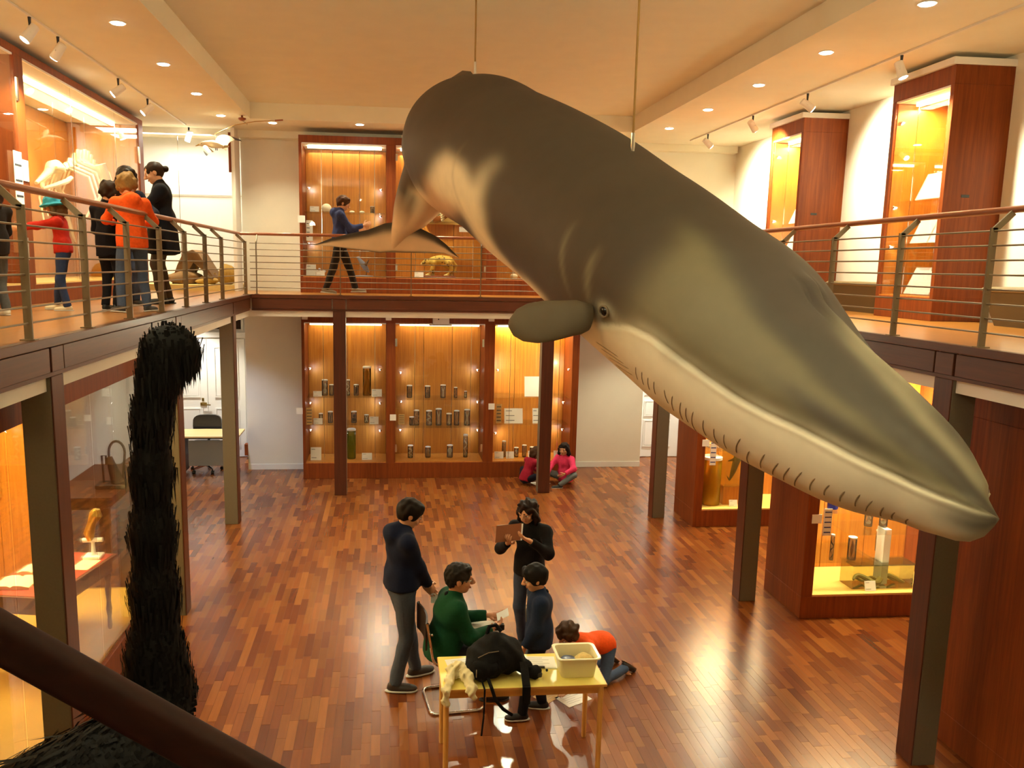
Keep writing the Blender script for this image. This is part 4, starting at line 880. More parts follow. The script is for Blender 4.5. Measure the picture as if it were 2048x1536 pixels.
    g.cap(hp(-.17, .78, -.52), hp(.17, .78, -.52), hh*.055, hh*.055, 1, k=.004)
    V2, F2, c2 = g.mesh()
    Vs, Fs, Cs = [V1, V2], [F1, F2+len(V1)], [c1, c2]; nv = len(V1)+len(V2)
    hl = .106*H
    for i in (0, 1):
        s = -1 if i == 0 else 1
        D = nz(wr[i]-el[i]) if not (fingers and fingers[i] is not None) else nz(fingers[i])
        N = nz(pn[i]) if pn[i] is not None else nz(-s*rt+.2*fw)
        N = nz(N-(N@D)*D); S = np.cross(D, N)          # palm faces N; thumb side
        if S@np.array([0, 1, .6]) < 0 and pn[i] is None: S = -S
        if pn[i] is not None: S = S*(1 if (S@np.array([-s*1., .3, .8]) > 0) else -1)
        q = Sdf(min(.0052, vox*.6), .006)
        q.cap(el[i]+(wr[i]-el[i])*.75, wr[i]+D*.1*hl, .0155*H, .0145*H, k=.01)
        q.ell(wr[i]+D*.28*hl, (hl*.32, hl*.225, hl*.105), B=np.stack([D, S, N], 1), k=.012)
        for j, (o_, ln) in enumerate(((.17, .42), (.057, .47), (-.057, .44), (-.165, .35))):
            p = wr[i]+D*.5*hl+S*o_*hl; d = D; pts = [p-D*.15*hl, p]
            for m_2, fr in enumerate((.45, .32, .25)):
                a = curl[i]*(.55, .8, .6)[m_2]; d = nz(d*math.cos(a)+N*math.sin(a)); p = p+d*ln*hl*fr; pts.append(p)
            r0 = hl*.052; q.chain(pts, [r0*1.05, r0, r0*.95, r0*.9, r0*.75], k=.003)
        p = wr[i]+D*.14*hl+S*.17*hl; d = nz(D*.7+S*.75+N*.25); p1 = p+d*hl*.24; d2 = nz(D*.85+S*.2+N*.4*(.3+curl[i])); p2 = p1+d2*hl*.2; q.chain([p, p1, p2], [hl*.075, hl*.062, hl*.05], k=.006)
        V3, F3, c3 = q.mesh(); Vs.append(V3); Fs.append(F3+nv); Cs.append(c3*0); nv += len(V3)
    COL.objects.link(root); bpy.data.objects.remove(root)
    body = link_np('person', np.concatenate(Vs), np.concatenate(Fs), M_SKIN, None, True, colors=np.array(pal)[np.concatenate(Cs)])
    ORG[body.name] = Vector((0, 0, 0))
    tag(body, label, 'person')
    # upper garment
    g_ = .012*H; BT = np.stack([rt2, fw2, up], 1); BP = np.stack([rt, fw, up], 1)
    t = Sdf(vox, .058*H/1.7)
    hemp = [(pel-up*hem*H, -up)]
    t.ell(chest+up*.015*H, (.099*H*f_, .068*H*f_, .105*H), B=BT); t.ell(waist, (.088*H*f_, .064*H*f_, .1*H), B=BP); t.ell(pel+up*.01*H, (.094*H*f_, .07*H*f_, .085*H), B=BP, cut=hemp)
    for q_ in (-1, 1): t.cap(pel+up*.07*H+rt*q_*.026*H*f_, pel-up*(hem+.03)*H+rt*q_*.034*H*f_, .066*H*f_, .068*H*f_, cut=hemp)
    if coat: t.cap(pel+up*.05*H, pel-up*(hem+.02)*H, .085*H*f_, .108*H*f_, cut=hemp)
    t.cap(neck-up*.02*H, neck+nz(hc-neck)*.028*H, .041*H, .037*H)
    for i in (0, 1):
        t.cap(neck-up*.03*H, sh[i], .036*H, .036*H)
        e2 = el[i]+(wr[i]-el[i])*.93
        if short_sleeve: t.cap(sh[i], sh[i]+(el[i]-sh[i])*.6, .036*H*armr, .034*H*armr)
        else:
            t.cap(sh[i], el[i], .037*H*armr, .031*H*armr).cap(el[i], wr[i], .031*H*armr, .025*H*armr, cut=[(e2, nz(wr[i]-el[i]))])
    if hood: t.ell(neck-fw*.05*H+up*.0*H, (.062*H, .045*H, .05*H), B=BP); t.cap(neck+rt*.045*H+fw*.01*H, neck-rt*.045*H+fw*.01*H, .02*H, .02*H)
    if collar is not None: pass
    M_T = cloth('top_%d' % len(MATS), topcol)
    j = solid({'jacket': 'jacket', 'sweater': 'sweater', 'coat': 'coat', 'hoodie': 'hoodie', 'shirt': 'shirt'}[top], t, M_T, body, noise=.0026 if not knit else .003, nf=34 if not knit else 60)
    if collar is not None: solid('collar', Sdf(.007, .012).cap(neck-rt*.032*H-up*.005*H, neck+fw*.03*H, .014*H, .012*H).cap(neck+rt*.032*H-up*.005*H, neck+fw*.03*H, .014*H, .012*H).cap(neck-rt*.032*H, neck-fw*.035*H+up*.014*H, .015*H, .017*H).cap(neck+rt*.032*H, neck-fw*.035*H+up*.014*H, .015*H, .017*H), cloth('collar_%d' % len(MATS), collar), j)
    if zip_: MB().tube([neck+fw*.052*H-up*.02*H, chest+fw*.075*H*f_, waist+fw*.07*H*f_], .003*H, 5).build('zip', M_STEEL, j)
    # trousers
    r = Sdf(vox, .03*H/1.7)
    r.ell(pel, (.089*H*f_, .064*H*f_, .075*H), B=BP, cut=[(pel+up*.06*H, up)])
    for i in (0, 1):
        a = an[i]+nz(kn[i]-an[i])*.0*H; dn = nz(an[i]-kn[i])
        r.cap(hip[i], kn[i], .053*H*f_, .039*H, k=.02).cap(kn[i], an[i]+dn*.012*H, .039*H, .032*H, k=.02, cut=[(an[i]+dn*.006*H, dn)])
    solid('trousers', r, cloth('legs_%d' % len(MATS), legcol), body, noise=.003, nf=36)
    # shoes
    ms, mo = mat('shoe_%d' % len(MATS), shoecol, rough=.55), mat('sole_%d' % len(MATS), solecol, rough=.6)
    for i in (0, 1):
        T_ = nz(toes[i]); a = an[i]; shin = nz(kn[i]-a); dn = nz(-shin+T_*(shin@T_)) if abs(shin@T_) < .9 else np.array([0, 0, -1.])
        L_ = np.cross(T_, dn); base = a+dn*.045*H
        BS = np.stack([T_, L_, dn], 1); fl_ = [(base-dn*.004*H, dn)]
        q = Sdf(max(vox*.75, .007), .012)
        q.ell(a+T_*.035*H+dn*.026*H, (.078*H, .028*H, .022*H), B=BS).ell(a-T_*.005*H+dn*.016*H, (.035*H, .025*H, .03*H), B=BS).cap(a-dn*.01*H, a+dn*.01*H, .022*H, .024*H).ell(a+T_*.07*H+dn*.03*H, (.042*H, .028*H, .017*H), B=BS)
        so_ = solid('shoe', q, ms, body, flat=fl_)
        q = Sdf(max(vox*.75, .006), .01).ell(a+T_*.03*H+dn*.041*H, (.085*H, .031*H, .013*H), B=BS).ell(a+T_*.07*H+dn*.041*H, (.045*H, .032*H, .012*H), B=BS)
        solid('sole', q, mo, so_, flat=[(base, dn), (a+dn*.035*H, -dn)])
    # hair
    mh = mat('hair_%d' % len(MATS), haircol, rough=.6, noise=.35, nscale=60, spec=.15)
    k = Sdf(min(vox*.7, .008), .018); face = [(hp(0, .5, .0), nz(HF*.8-HU*.62))]
    if hair in ('short', 'curly', 'thick'):
        e = {'short': 1.04, 'thick': 1.12, 'curly': 1.2}[hair]
        k.ell(hp(0, -.12, .28), (hh*.74*e, hh*.88*e, hh*.78*e), B=HB_, cut=face); k.ell(hp(0, -.5, -.1), (hh*.56*e, hh*.42*e, hh*.55), B=HB_)
        k.cap(hp(-.35, .52, .72), hp(.35, .5, .75), hh*.2*e, hh*.2*e)
        for s in (-1, 1): k.cap(hp(s*.66, .12, .2), hp(s*.66, .05, -.1), hh*.1, hh*.06)
    elif hair in ('long', 'bob'):
        z = -1.3 if hair == 'long' else -.75
        k.ell(hp(0, -.12, .28), (hh*.84, hh*.95, hh*.84), B=HB_, cut=face); k.ell(hp(0, -.45, -.3), (hh*.78, hh*.55, hh*.9), B=HB_)
        k.cap(hp(-.35, .45, .78), hp(.35, .45, .78), hh*.2, hh*.2)
        for s in (-1, 1): k.chain([hp(s*.7, .25, .45), hp(s*.8, .12, -.1), hp(s*.85, .05, -.7), hp(s*.75, .1, z)], [hh*.16, hh*.24, hh*.3, hh*.14])
        k.chain([hp(0, -.7, -.2), hp(0, -.75, z*.9)], [hh*.6, hh*.4])
    elif hair == 'bun':
        k.ell(hp(0, -.14, .26), (hh*.75, hh*.9, hh*.8), B=HB_, cut=face); k.ell(hp(0, -.5, -.1), (hh*.55, hh*.42, hh*.5), B=HB_); k.ell(hp(0, -1.2, .02), (hh*.3, hh*.26, hh*.3), B=HB_); k.cap(hp(-.4, .4, .62), hp(.4, .4, .62), hh*.14, hh*.14)
    if hair: solid('hair', k, mh, body, noise=.004 if hair not in ('curly', 'long') else .009, nf=70 if hair != 'short' else 110)
    if glasses:
        w = MB()
        for s in (-1, 1):
            c = hp(s*.32, .86, .02); w.tube([c+hh*.17*(math.cos(a)*HRt+math.sin(a)*HU) for a in np.linspace(0, 2*math.pi, 13)], .0018, 5); w.tube([hp(s*.5, .82, .05), hp(s*.78, -.05, .08)], .0018, 5)
        w.tube([hp(-.15, .88, .04), hp(.15, .88, .04)], .0018, 5); w.build('glasses', M_STEEL, body)
    body.location = loc; body.rotation_euler = (0, 0, -math.radians(head))
    J = dict(hand=wr, el=el, neck=neck, hc=hc, hp=hp, hh=hh, HRt=HRt, HF=HF, HU=HU, body=body, hl=hl, fw=fw, up=up, rt=rt, pel=pel, chest=chest)
    J['world'] = lambda p: np.array(Matrix.Rotation(-math.radians(head), 3, 'Z')@Vector(p))+np.array(loc)
    return J
# ------------------------------------------------------------------ the whale
WST = [[2.787, 3.455, 2.693, 0.036], [2.745, 3.479, 2.689, 0.112], [2.693, 3.562, 2.725, 0.178], [2.603, 3.719, 2.821, 0.264], [2.465, 3.924, 2.924, 0.357], [2.338, 4.159, 3.037, 0.419], [2.2, 4.432, 3.185, 0.497], [2.05, 4.758, 3.399, 0.583], [1.888, 5.081, 3.589, 0.596], [1.752, 5.408, 3.763, 0.614], [1.634, 5.911, 3.959, 0.638], [1.476, 6.445, 4.201, 0.657], [1.268, 7.048, 4.452, 0.672], [1.065, 7.669, 4.695, 0.669], [0.877, 8.229, 4.887, 0.689], [0.717, 8.664, 4.953, 0.62], [0.584, 8.92, 4.872, 0.488], [0.487, 9.058, 4.715, 0.349], [0.395, 9.147, 4.577, 0.289], [0.312, 9.184, 4.434, 0.242], [0.234, 9.221, 4.296, 0.188], [0.151, 9.227, 4.155, 0.112], [0.098, 9.236, 4.04, 0.058], [0.072, 9.243, 3.97, 0.02]]
PIG = '4a,3C0B4B2A4F1S,3D0A4D2B1V,0A3C0A4D2C1U,0B3B0A4D2D1T,0B3B0A4E2D1S,0B3B0A4E2D1S,0B3B4F2D1S,0A3C4F2A4A2B1S,0A3B0A4F2A4A2B1S,3C4F2B4B2A1S,3C4F2B4B2A1S,3B0A4F2B4B2B1R,3B0A4F2B4B2B1R,3B0A4F2B4B2B1R,3B0A4F2B4A2C1R,3B0A4E2C4A2C1R,3A0C4D2G1R,3A0D4C2H1Q,0E4C2H1Q,0F4B2H1Q,0F4B2H1Q,0F4B2H1Q,0F4B2H1Q,0F4B2H1Q,0F4A2J1P,0F4A2J1P,0E4B2I1Q,0E4B2I1Q,0E4A2J1Q,0E4A2J1Q,0E4A2K1P,0E2L1P,0E2B0J2A1O,0R2A1N,0S1N,0T1M,0T1M,0V1K,0W1J,0X1I,0Y1H,0a,0a,0a,0a,0a,0a,0W1A0I,0W1A0I,0W1B0H,0W1J,0W1J,0W1J,0W1J,0X1I,0X1I,0X1I,0X1I,0X1I,0W1J,0W1J,0W1J,0V1K,0U1L,0L1A0E1O,0M1T,0N1S,0P1Q,0P1Q,0P1Q,0O1G0C1H,0O1F0E1G,0O1E6A0L,0O1E6A0L,0O1F6A0K,0O1F6A0K,0O1F6B0J,0O1F6B0J,0O1F6C0I,0P1E6C0I,0P1F6C0H,0Q1E6C0H,0R1C6D0H,0S1B6E0G,0T6F0G,0T6G0F,0U6F0F,0V6K,0W6J,0W1A6I,0V1B6I,0W1A6I,0W1B6H,0W1B6H,0W1C6G,0X1B6G,0X1B6G,0X1B6G,0X1B6G,0X1A6H,0X1A6H,0Y6H,0Y6G1A,0Y6C1E,0Y6B1F,0X6C1F,0Y6C1E,0Y6G1A,0W1C6G,0V1E6F,0U1F6F,0S1C5A1E6E,0S5E1E6D,0P5I1D6D,0O5K1D6C,0N5L1D6C,0N5L1E6B,0N5L0A1E6A,0O5J0B1E0A'
def whale():
    X0 = np.array(WST); s = np.r_[0, np.cumsum(np.linalg.norm(np.diff(X0[:, :3], axis=0), axis=1))]; mt = np.gradient(X0, s, axis=0)
    def ev(q):
        i = min(np.searchsorted(s, q, side='right')-1, len(s)-2); h = s[i+1]-s[i]; u = (q-s[i])/h
        return (2*u**3-3*u*u+1)*X0[i]+(u**3-2*u*u+u)*h*mt[i]+(-2*u**3+3*u*u)*X0[i+1]+(u**3-u*u)*h*mt[i+1]
    N, Mh = 240, 256; LB = s[21]; tt = np.linspace(0, s[-1]/LB, N); X = np.array([ev(min(q*LB, s[-1])) for q in tt])
    for _ in range(2): X[1:-1] = X[1:-1]*.5+.25*(X[:-2]+X[2:])
    T = np.gradient(X[:, :3], axis=0); T /= np.linalg.norm(T, axis=1)[:, None]; U = np.zeros_like(T); k = N//2
    u = np.array([0, 0, 1.])-T[k][2]*T[k]; U[k] = u/np.linalg.norm(u)
    for i in list(range(k+1, N)): u = U[i-1]-(U[i-1]@T[i])*T[i]; U[i] = u/np.linalg.norm(u)
    for i in list(range(k-1, -1, -1)): u = U[i+1]-(U[i+1]@T[i])*T[i]; U[i] = u/np.linalg.norm(u)
    Rt = np.cross(U, T); th = np.linspace(-math.pi, math.pi, Mh, endpoint=False)
    mo = np.array([(0.3109, 1.963), (0.2857, 1.767), (0.2689, 1.64), (0.2437, 1.56), (0.2269, 1.56), (0.2101, 1.55), (0.1849, 1.522), (0.1597, 1.51), (0.1345, 1.473), (0.1092, 1.41), (0.084, 1.38), (0.0672, 1.37), (0.042, 1.325), (0.0252, 1.18), (0.0084, 0.95), (0.0, .8)])[::-1]
    def relief(t, a):
        r = ev(min(t*LB, s[-1]))[3]; aa = np.abs(a); d = 0
        if t < .32:
            fade = min(1, (.32-t)/.03)*min(1, t/.02+.2); m = np.interp(t, mo[:, 0], mo[:, 1]); q = (aa-m)*r
            d = fade*(-.02*np.exp(-((q+.002)/.010)**2)+.007*np.exp(-((q-.022)/.016)**2)-.012*np.exp(-((q+.05)/.05)**2))
            d += min(1, t/.05)*.03*np.exp(-(aa*r/.035)**2)*np.clip((.2-t)/.05, 0, 1)            # rostrum ridge
            d -= min(1, t/.05)*.035*np.exp(-((aa-.55)/.3)**2)*np.clip((.17-t)/.06, 0, 1)          # hollow beside the ridge
        d = d+.035*np.exp(-((t-.192)/.014)**2)*np.exp(-(aa/.16)**2)                                 # splash guard
        d = d-.03*np.exp(-((aa-.085-.6*(t-.17))/.03)**2)*np.exp(-((t-.178)/.016)**2)
        d = d+.012*np.exp(-((aa-1.67)/.06)**2)*np.exp(-((t-.2941)/.010)**2)
        return r+d
    A = np.array([relief(t, th) for t in tt])
    G = X[:, None, :3]+A[..., None]*(np.cos(th)[None, :, None]*U[:, None]+np.sin(th)[None, :, None]*Rt[:, None])
    # pigment
    rows = []
    for e in PIG.split(','):
        r = ''
        for i in range(0, len(e), 2): r += e[i]*(ord(e[i+1])-64)
        rows.append(r)
    pal = np.array([lin(82, 71, 60)[:3], lin(244, 232, 200)[:3], lin(126, 116, 88)[:3], lin(158, 147, 118)[:3], lin(84, 77, 66)[:3], lin(68, 59, 51)[:3], lin(216, 182, 146)[:3]])
    g = pal[np.array([[int(c) for c in r] for r in rows])]      # 120 x 33 x 3
    jj = np.abs(th)/math.pi*32; j0 = np.clip(jj.astype(int), 0, 31); fj = jj-j0
    ii = np.minimum(tt, 1)*119; i0 = np.clip(ii.astype(int), 0, 118); fi = (ii-i0)[:, None, None]
    row = g[i0]*(1-fi)+g[i0+1]*fi
    col = row[:, j0]*(1-fj)[None, :, None]+row[:, j0+1]*fj[None, :, None]
    head = (tt < .33)[:, None, None]
    def blur(c, n):
        for _ in range(n):
            c = .5*c+.25*(np.roll(c, 1, 1)+np.roll(c, -1, 1)); c = np.concatenate([c[:1], .5*c[1:-1]+.25*(c[:-2]+c[2:]), c[-1:]])
        return c
    soft = blur(col.copy(), 13); up_side = np.array([np.abs(th) < np.interp(t, mo[:, 0], mo[:, 1])-.02 if t < .31 else np.ones(Mh, bool) for t in tt])
    upm = np.where(up_side[..., None], soft, soft)
    # a crisp edge along the mouth
    cr = pal[1]*np.ones_like(col); jaw = np.array([(np.abs(th) > np.interp(t, mo[:, 0], mo[:, 1])) if t < .30 else np.zeros(Mh, bool) for t in tt])
    fill = col.copy(); jawm = jaw[..., None]
    fill = np.where(jawm, pal[2]*np.ones_like(col), fill); upb = blur(fill, 12)
    jb = np.where(jawm, col, cr); jb = blur(jb, 8)
    wj = jaw[..., None]*1.0; wj = blur(wj, 2)
    col = np.where((tt < .30)[:, None, None], upb*(1-wj)+jb*wj, soft)
    tm = tt[:, None]; a_ = np.abs(th)[None]
    ring = np.exp(-((a_-1.67)/.07)**2-((tm-.2941)/.0085)**2); col = col*(1-.75*ring[..., None])+pal[1]*.75*ring[..., None]
    tip = .8*np.exp(-((tm-.006)/.02)**2-((a_-1.5)/.4)**2)[..., None]; col = col*(1-tip)+np.array(lin(70, 62, 52)[:3])*tip
    # pale crease lines on the flank
    for (t0, a0, t1, a1, bow) in ((.62, 1.1, .53, 2.35, .05), (.36, 1.1, .335, 1.9, .012), (.325, 1.15, .312, 1.8, .006)):
        for q in np.linspace(0, 1, 60):
            tq = t0+(t1-t0)*q+bow*math.sin(math.pi*q); aq = a0+(a1-a0)*q
            w_ = .06*np.sin(math.pi*q)*np.exp(-((tm-tq)/.0035)**2-((a_-aq)/.035)**2); col = col*(1-w_[..., None]*2)+pal[3]*w_[..., None]*2
    pk_, dk_ = np.array(lin(236, 202, 164)[:3]), np.array(lin(62, 52, 44)[:3])
    nrm_ = np.cos(th)[None, :, None]*U[:, None]+np.sin(th)[None, :, None]*Rt[:, None]; fr = 1/(1+np.exp(-(nrm_@np.array([.25, -.9, -.3])+.25)/.12))[..., None]
    wt = np.clip((tt-.945)/.05, 0, 1)[:, None, None]; col = col*(1-wt)+(pk_*fr+dk_*(1-fr))*wt
    V = G.reshape(-1, 3); idx = np.arange(N*Mh).reshape(N, Mh)
    F = np.stack([idx[:-1], np.roll(idx, -1, 1)[:-1], np.roll(idx, -1, 1)[1:], idx[1:]], -1).reshape(-1, 4)
    V = np.concatenate([V, X[:1, :3]-T[:1]*.02, X[-1:, :3]+T[-1:]*.03]); cc = np.concatenate([col.reshape(-1, 3), col[:1, 0], col[-1:, 0]])
    F = F.tolist()+[[idx[0, (j+1) % Mh], idx[0, j], N*Mh] for j in range(Mh)]+[[idx[-1, j], idx[-1, (j+1) % Mh], N*Mh+1] for j in range(Mh)]
    M_WH = mat('whale_skin', attr=True, rough=.62, spec=.3, noise=.10, nscale=7, bump=.05)
    root = thing('whale', 'huge grey model whale with cream jaw hanging from the ceiling', 'whale', (1.3, 7.0, 4.4))
    link_np('body', V, F, M_WH, root, True, colors=cc)
    def srf(t, a, off=0):
        t_ = t/tt[-1]; i = min(int(t_*(N-1)), N-2); f = t_*(N-1)-i
        x = X[i]*(1-f)+X[i+1]*f; u = U[i]*(1-f)+U[i+1]*f; r_ = Rt[i]*(1-f)+Rt[i+1]*f; n = math.cos(a)*u+math.sin(a)*r_
        return x[:3]+(float(relief(t, np.array([a]))[0])+off)*n, n
    # throat grooves
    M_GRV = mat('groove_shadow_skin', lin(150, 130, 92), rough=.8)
    SL = [(0.2521, 2.0, 0.2521, 2.209), (0.2437, 1.99, 0.2437, 2.209), (0.2353, 2.0, 0.2353, 2.209), (0.2269, 1.99, 0.2269, 2.209), (0.214, 2.0, 0.2101, 2.209), (0.2047, 2.0, 0.2061, 2.307), (0.1963, 2.0, 0.1987, 2.405), (0.1913, 2.03, 0.1923, 2.356), (0.1849, 2.0, 0.1893, 2.55), (0.1765, 2.03, 0.1775, 2.4), (0.1681, 2.06, 0.1681, 2.4), (0.1597, 2.05, 0.1607, 2.4), (0.1469, 1.963, 0.1523, 2.35), (0.1399, 2.1, 0.1463, 2.55), (0.1281, 2.0, 0.1345, 2.454), (0.1176, 2.03, 0.1261, 2.5), (0.1092, 2.0, 0.1176, 2.5), (0.1008, 1.963, 0.1092, 2.5), (0.0924, 1.963, 0.0964, 2.35), (0.084, 1.963, 0.087, 2.3), (0.0756, 1.963, 0.078, 2.3), (0.0672, 1.914, 0.069, 2.3), (0.0588, 1.963, 0.0627, 2.4), (0.0504, 2.05, 0.0524, 2.5), (0.042, 2.1, 0.044, 2.5), (0.0336, 2.15, 0.0346, 2.5), (0.31, 2.2, 0.275, 2.1), (0.305, 2.26, 0.268, 2.13), (0.296, 2.32, 0.262, 2.14), (0.289, 2.37, 0.258, 2.2)]
    for sg in (1, -1):
        for (t0, a0, t1, a1) in SL:
            pts = []
            for q in np.linspace(0, 1, 9):
                p, n = srf(t0+(t1-t0)*q+.0008*math.sin(math.pi*q), sg*(a0+(a1-a0)*q), -.0015)
                pts.append(p)
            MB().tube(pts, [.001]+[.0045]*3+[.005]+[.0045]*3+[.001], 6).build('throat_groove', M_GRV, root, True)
        p, n = srf(.2941, sg*1.67, -.012)
        e = MB(); e.ball(p, .034, 16, 10); o = e.build('eye', mat('whale_eye', (.012, .008, .006, 1), rough=.08), root, True)
        ta = np.cross(n, [0, 0, 1]); ta /= np.linalg.norm(ta); tb = np.cross(n, ta)
        MB().tube([p+n*.02+.034*(math.cos(a)*ta*1.25+math.sin(a)*tb) for a in np.linspace(0, 2*math.pi, 21)], .0075, 6).build('eyelid', mat('eyelid_skin', lin(128, 112, 88), rough=.6), root, True)
    # flippers
    FL = [([1.235, 5.06, 3.50], 0.085), ([1.19, 5.03, 3.497], 0.10), ([1.14, 5.024, 3.499], 0.112), ([1.034, 5.032, 3.482], 0.125), ([0.937, 5.091, 3.468], 0.134), ([0.854, 5.15, 3.46], 0.12), ([0.795, 5.176, 3.457], 0.085), ([0.763, 5.19, 3.453], 0.03)]
    def flip(pts, mir):
        rings = []
        for i, (p, h) in enumerate(pts):
            p = np.array(p); q = .055*(1-.7*i/len(pts))
            rings.append([p+h*math.cos(a)*np.array([.12, .25, .96])+q*math.sin(a)*np.array([.3, -.93, .2]) for a in np.linspace(0, 2*math.pi, 18, endpoint=False)])
        R_ = np.array(rings)
        if mir:
            k_ = int(.325*(N-1)); c, r_ = X[k_, :3], Rt[k_]; R_ = R_-2*(((R_-c)@r_)[..., None])*r_
        MB().loft(R_.tolist()).build('flipper', mat('flipper_skin', lin(100, 86, 66), rough=.6, noise=.1, nscale=9), root, True)
    flip(FL, False); flip(FL, True)
    # tail flukes
    lead = np.array([(-0.792, 9.436, 3.998), (-.6, 9.40, 4.075), (-0.398, 9.363, 4.127), (-.2, 9.32, 4.17), (-0.02, 9.28, 4.24), (.151, 9.24, 4.26), (0.281, 9.19, 4.225), (.42, 9.13, 4.16), (.52, 9.09, 4.11), (0.63, 9.03, 4.02), (0.758, 8.946, 3.887)])
    trail = np.array([(-0.79, 9.434, 3.994), (-.6, 9.39, 3.985), (-0.399, 9.358, 3.962), (-.2, 9.31, 3.94), (-0.074, 9.276, 3.925), (0.071, 9.232, 3.938), (.2, 9.19, 3.932), (.33, 9.14, 3.935), (0.459, 9.089, 3.936), (0.60, 9.01, 3.928), (0.75, 8.945, 3.885)])
    rs = lambda P: np.stack([np.interp(np.linspace(0, len(P)-1, 41), np.arange(len(P)), P[:, c]) for c in range(3)], 1)
    le, tr = rs(lead), rs(trail); nf = 14; nrm = np.array([-.15, -.75, -.25]); nrm = nrm/np.linalg.norm(nrm)
    V, cl_, F = [], [], []
    dk, pk = np.array(lin(62, 52, 44)[:3]), np.array(lin(236, 202, 164)[:3])
    for sd in (1, -1):
        for i in range(41):
            w_ = np.linalg.norm(tr[i]-le[i])
            for j in range(nf):
                f = j/(nf-1); th_ = (.15+.22*math.exp(-((i-21)/3.2)**2))*w_*math.sqrt(max(f*(1-f), 0))*(1.25-f)
                V.append(le[i]+(tr[i]-le[i])*f+nrm*th_*sd)
                x = (i-20)/20; edge_ = .30+.25*abs(x)**3 if True else 0
                m_ = 1/(1+math.exp(-(f-edge_)/.05))*(1-1/(1+math.exp(-(f-.96)/.015))) if sd > 0 else 0
                cl_.append(dk*(1-m_)+pk*m_)
    ix = np.arange(2*41*nf).reshape(2, 41, nf)
    for sd in (0, 1):
        q = np.stack([ix[sd, :-1, :-1], ix[sd, 1:, :-1], ix[sd, 1:, 1:], ix[sd, :-1, 1:]], -1).reshape(-1, 4); F += (q if sd == 0 else q[:, ::-1]).tolist()
    link_np('tail_fluke', V, F, M_WH, root, True, colors=cl_)
    # dorsal fin
    b0, n0 = srf(.80, 0, -.03); b1, _ = srf(.875, 0, -.04); tip = srf(.87, 0, .17)[0]; mid = srf(.825, 0, .10)[0]; bk = srf(.868, 0, .07)[0]
    sidev = Rt[int(.85*(N-1))]
    w = MB(); rings = []
    for p0, p1, h in ((b0, b1, .035), (srf(.812, 0, .05)[0], srf(.866, 0, .03)[0], .028), (mid, bk, .02), (srf(.848, 0, .15)[0], srf(.872, 0, .13)[0], .012), (tip, tip+T[200]*.01, .004)):
        c = (p0+p1)/2; a = (p1-p0)/2; rings.append([c+a*math.cos(q)+sidev*h*math.sin(q) for q in np.linspace(0, 2*math.pi, 12, endpoint=False)])
    w.loft(rings).build('dorsal_fin', mat('fin_skin', lin(90, 78, 62), rough=.6), root, True)
    # suspension rods
    M_ROD = mat('rod_brown', lin(150, 110, 50), rough=.5, metal=.3)
    for t, zt in ((.80, 6.3), (.4286, 6.3)):
        p, n = srf(t, .02, -.05)
        o = thing('suspension_rod', 'thin brown rod holding the whale ' + ('near its back fin' if t > .6 else 'behind its head'), 'rod', (p[0], p[1], p[2]))
        MB().tube([p, (p[0], p[1], zt)], .008, 8).build('rod', M_ROD, o, True); MB().tube([p, p+np.array([0, 0, .17])], .014, 8).build('sleeve', M_CHROME, o, True)
whale()
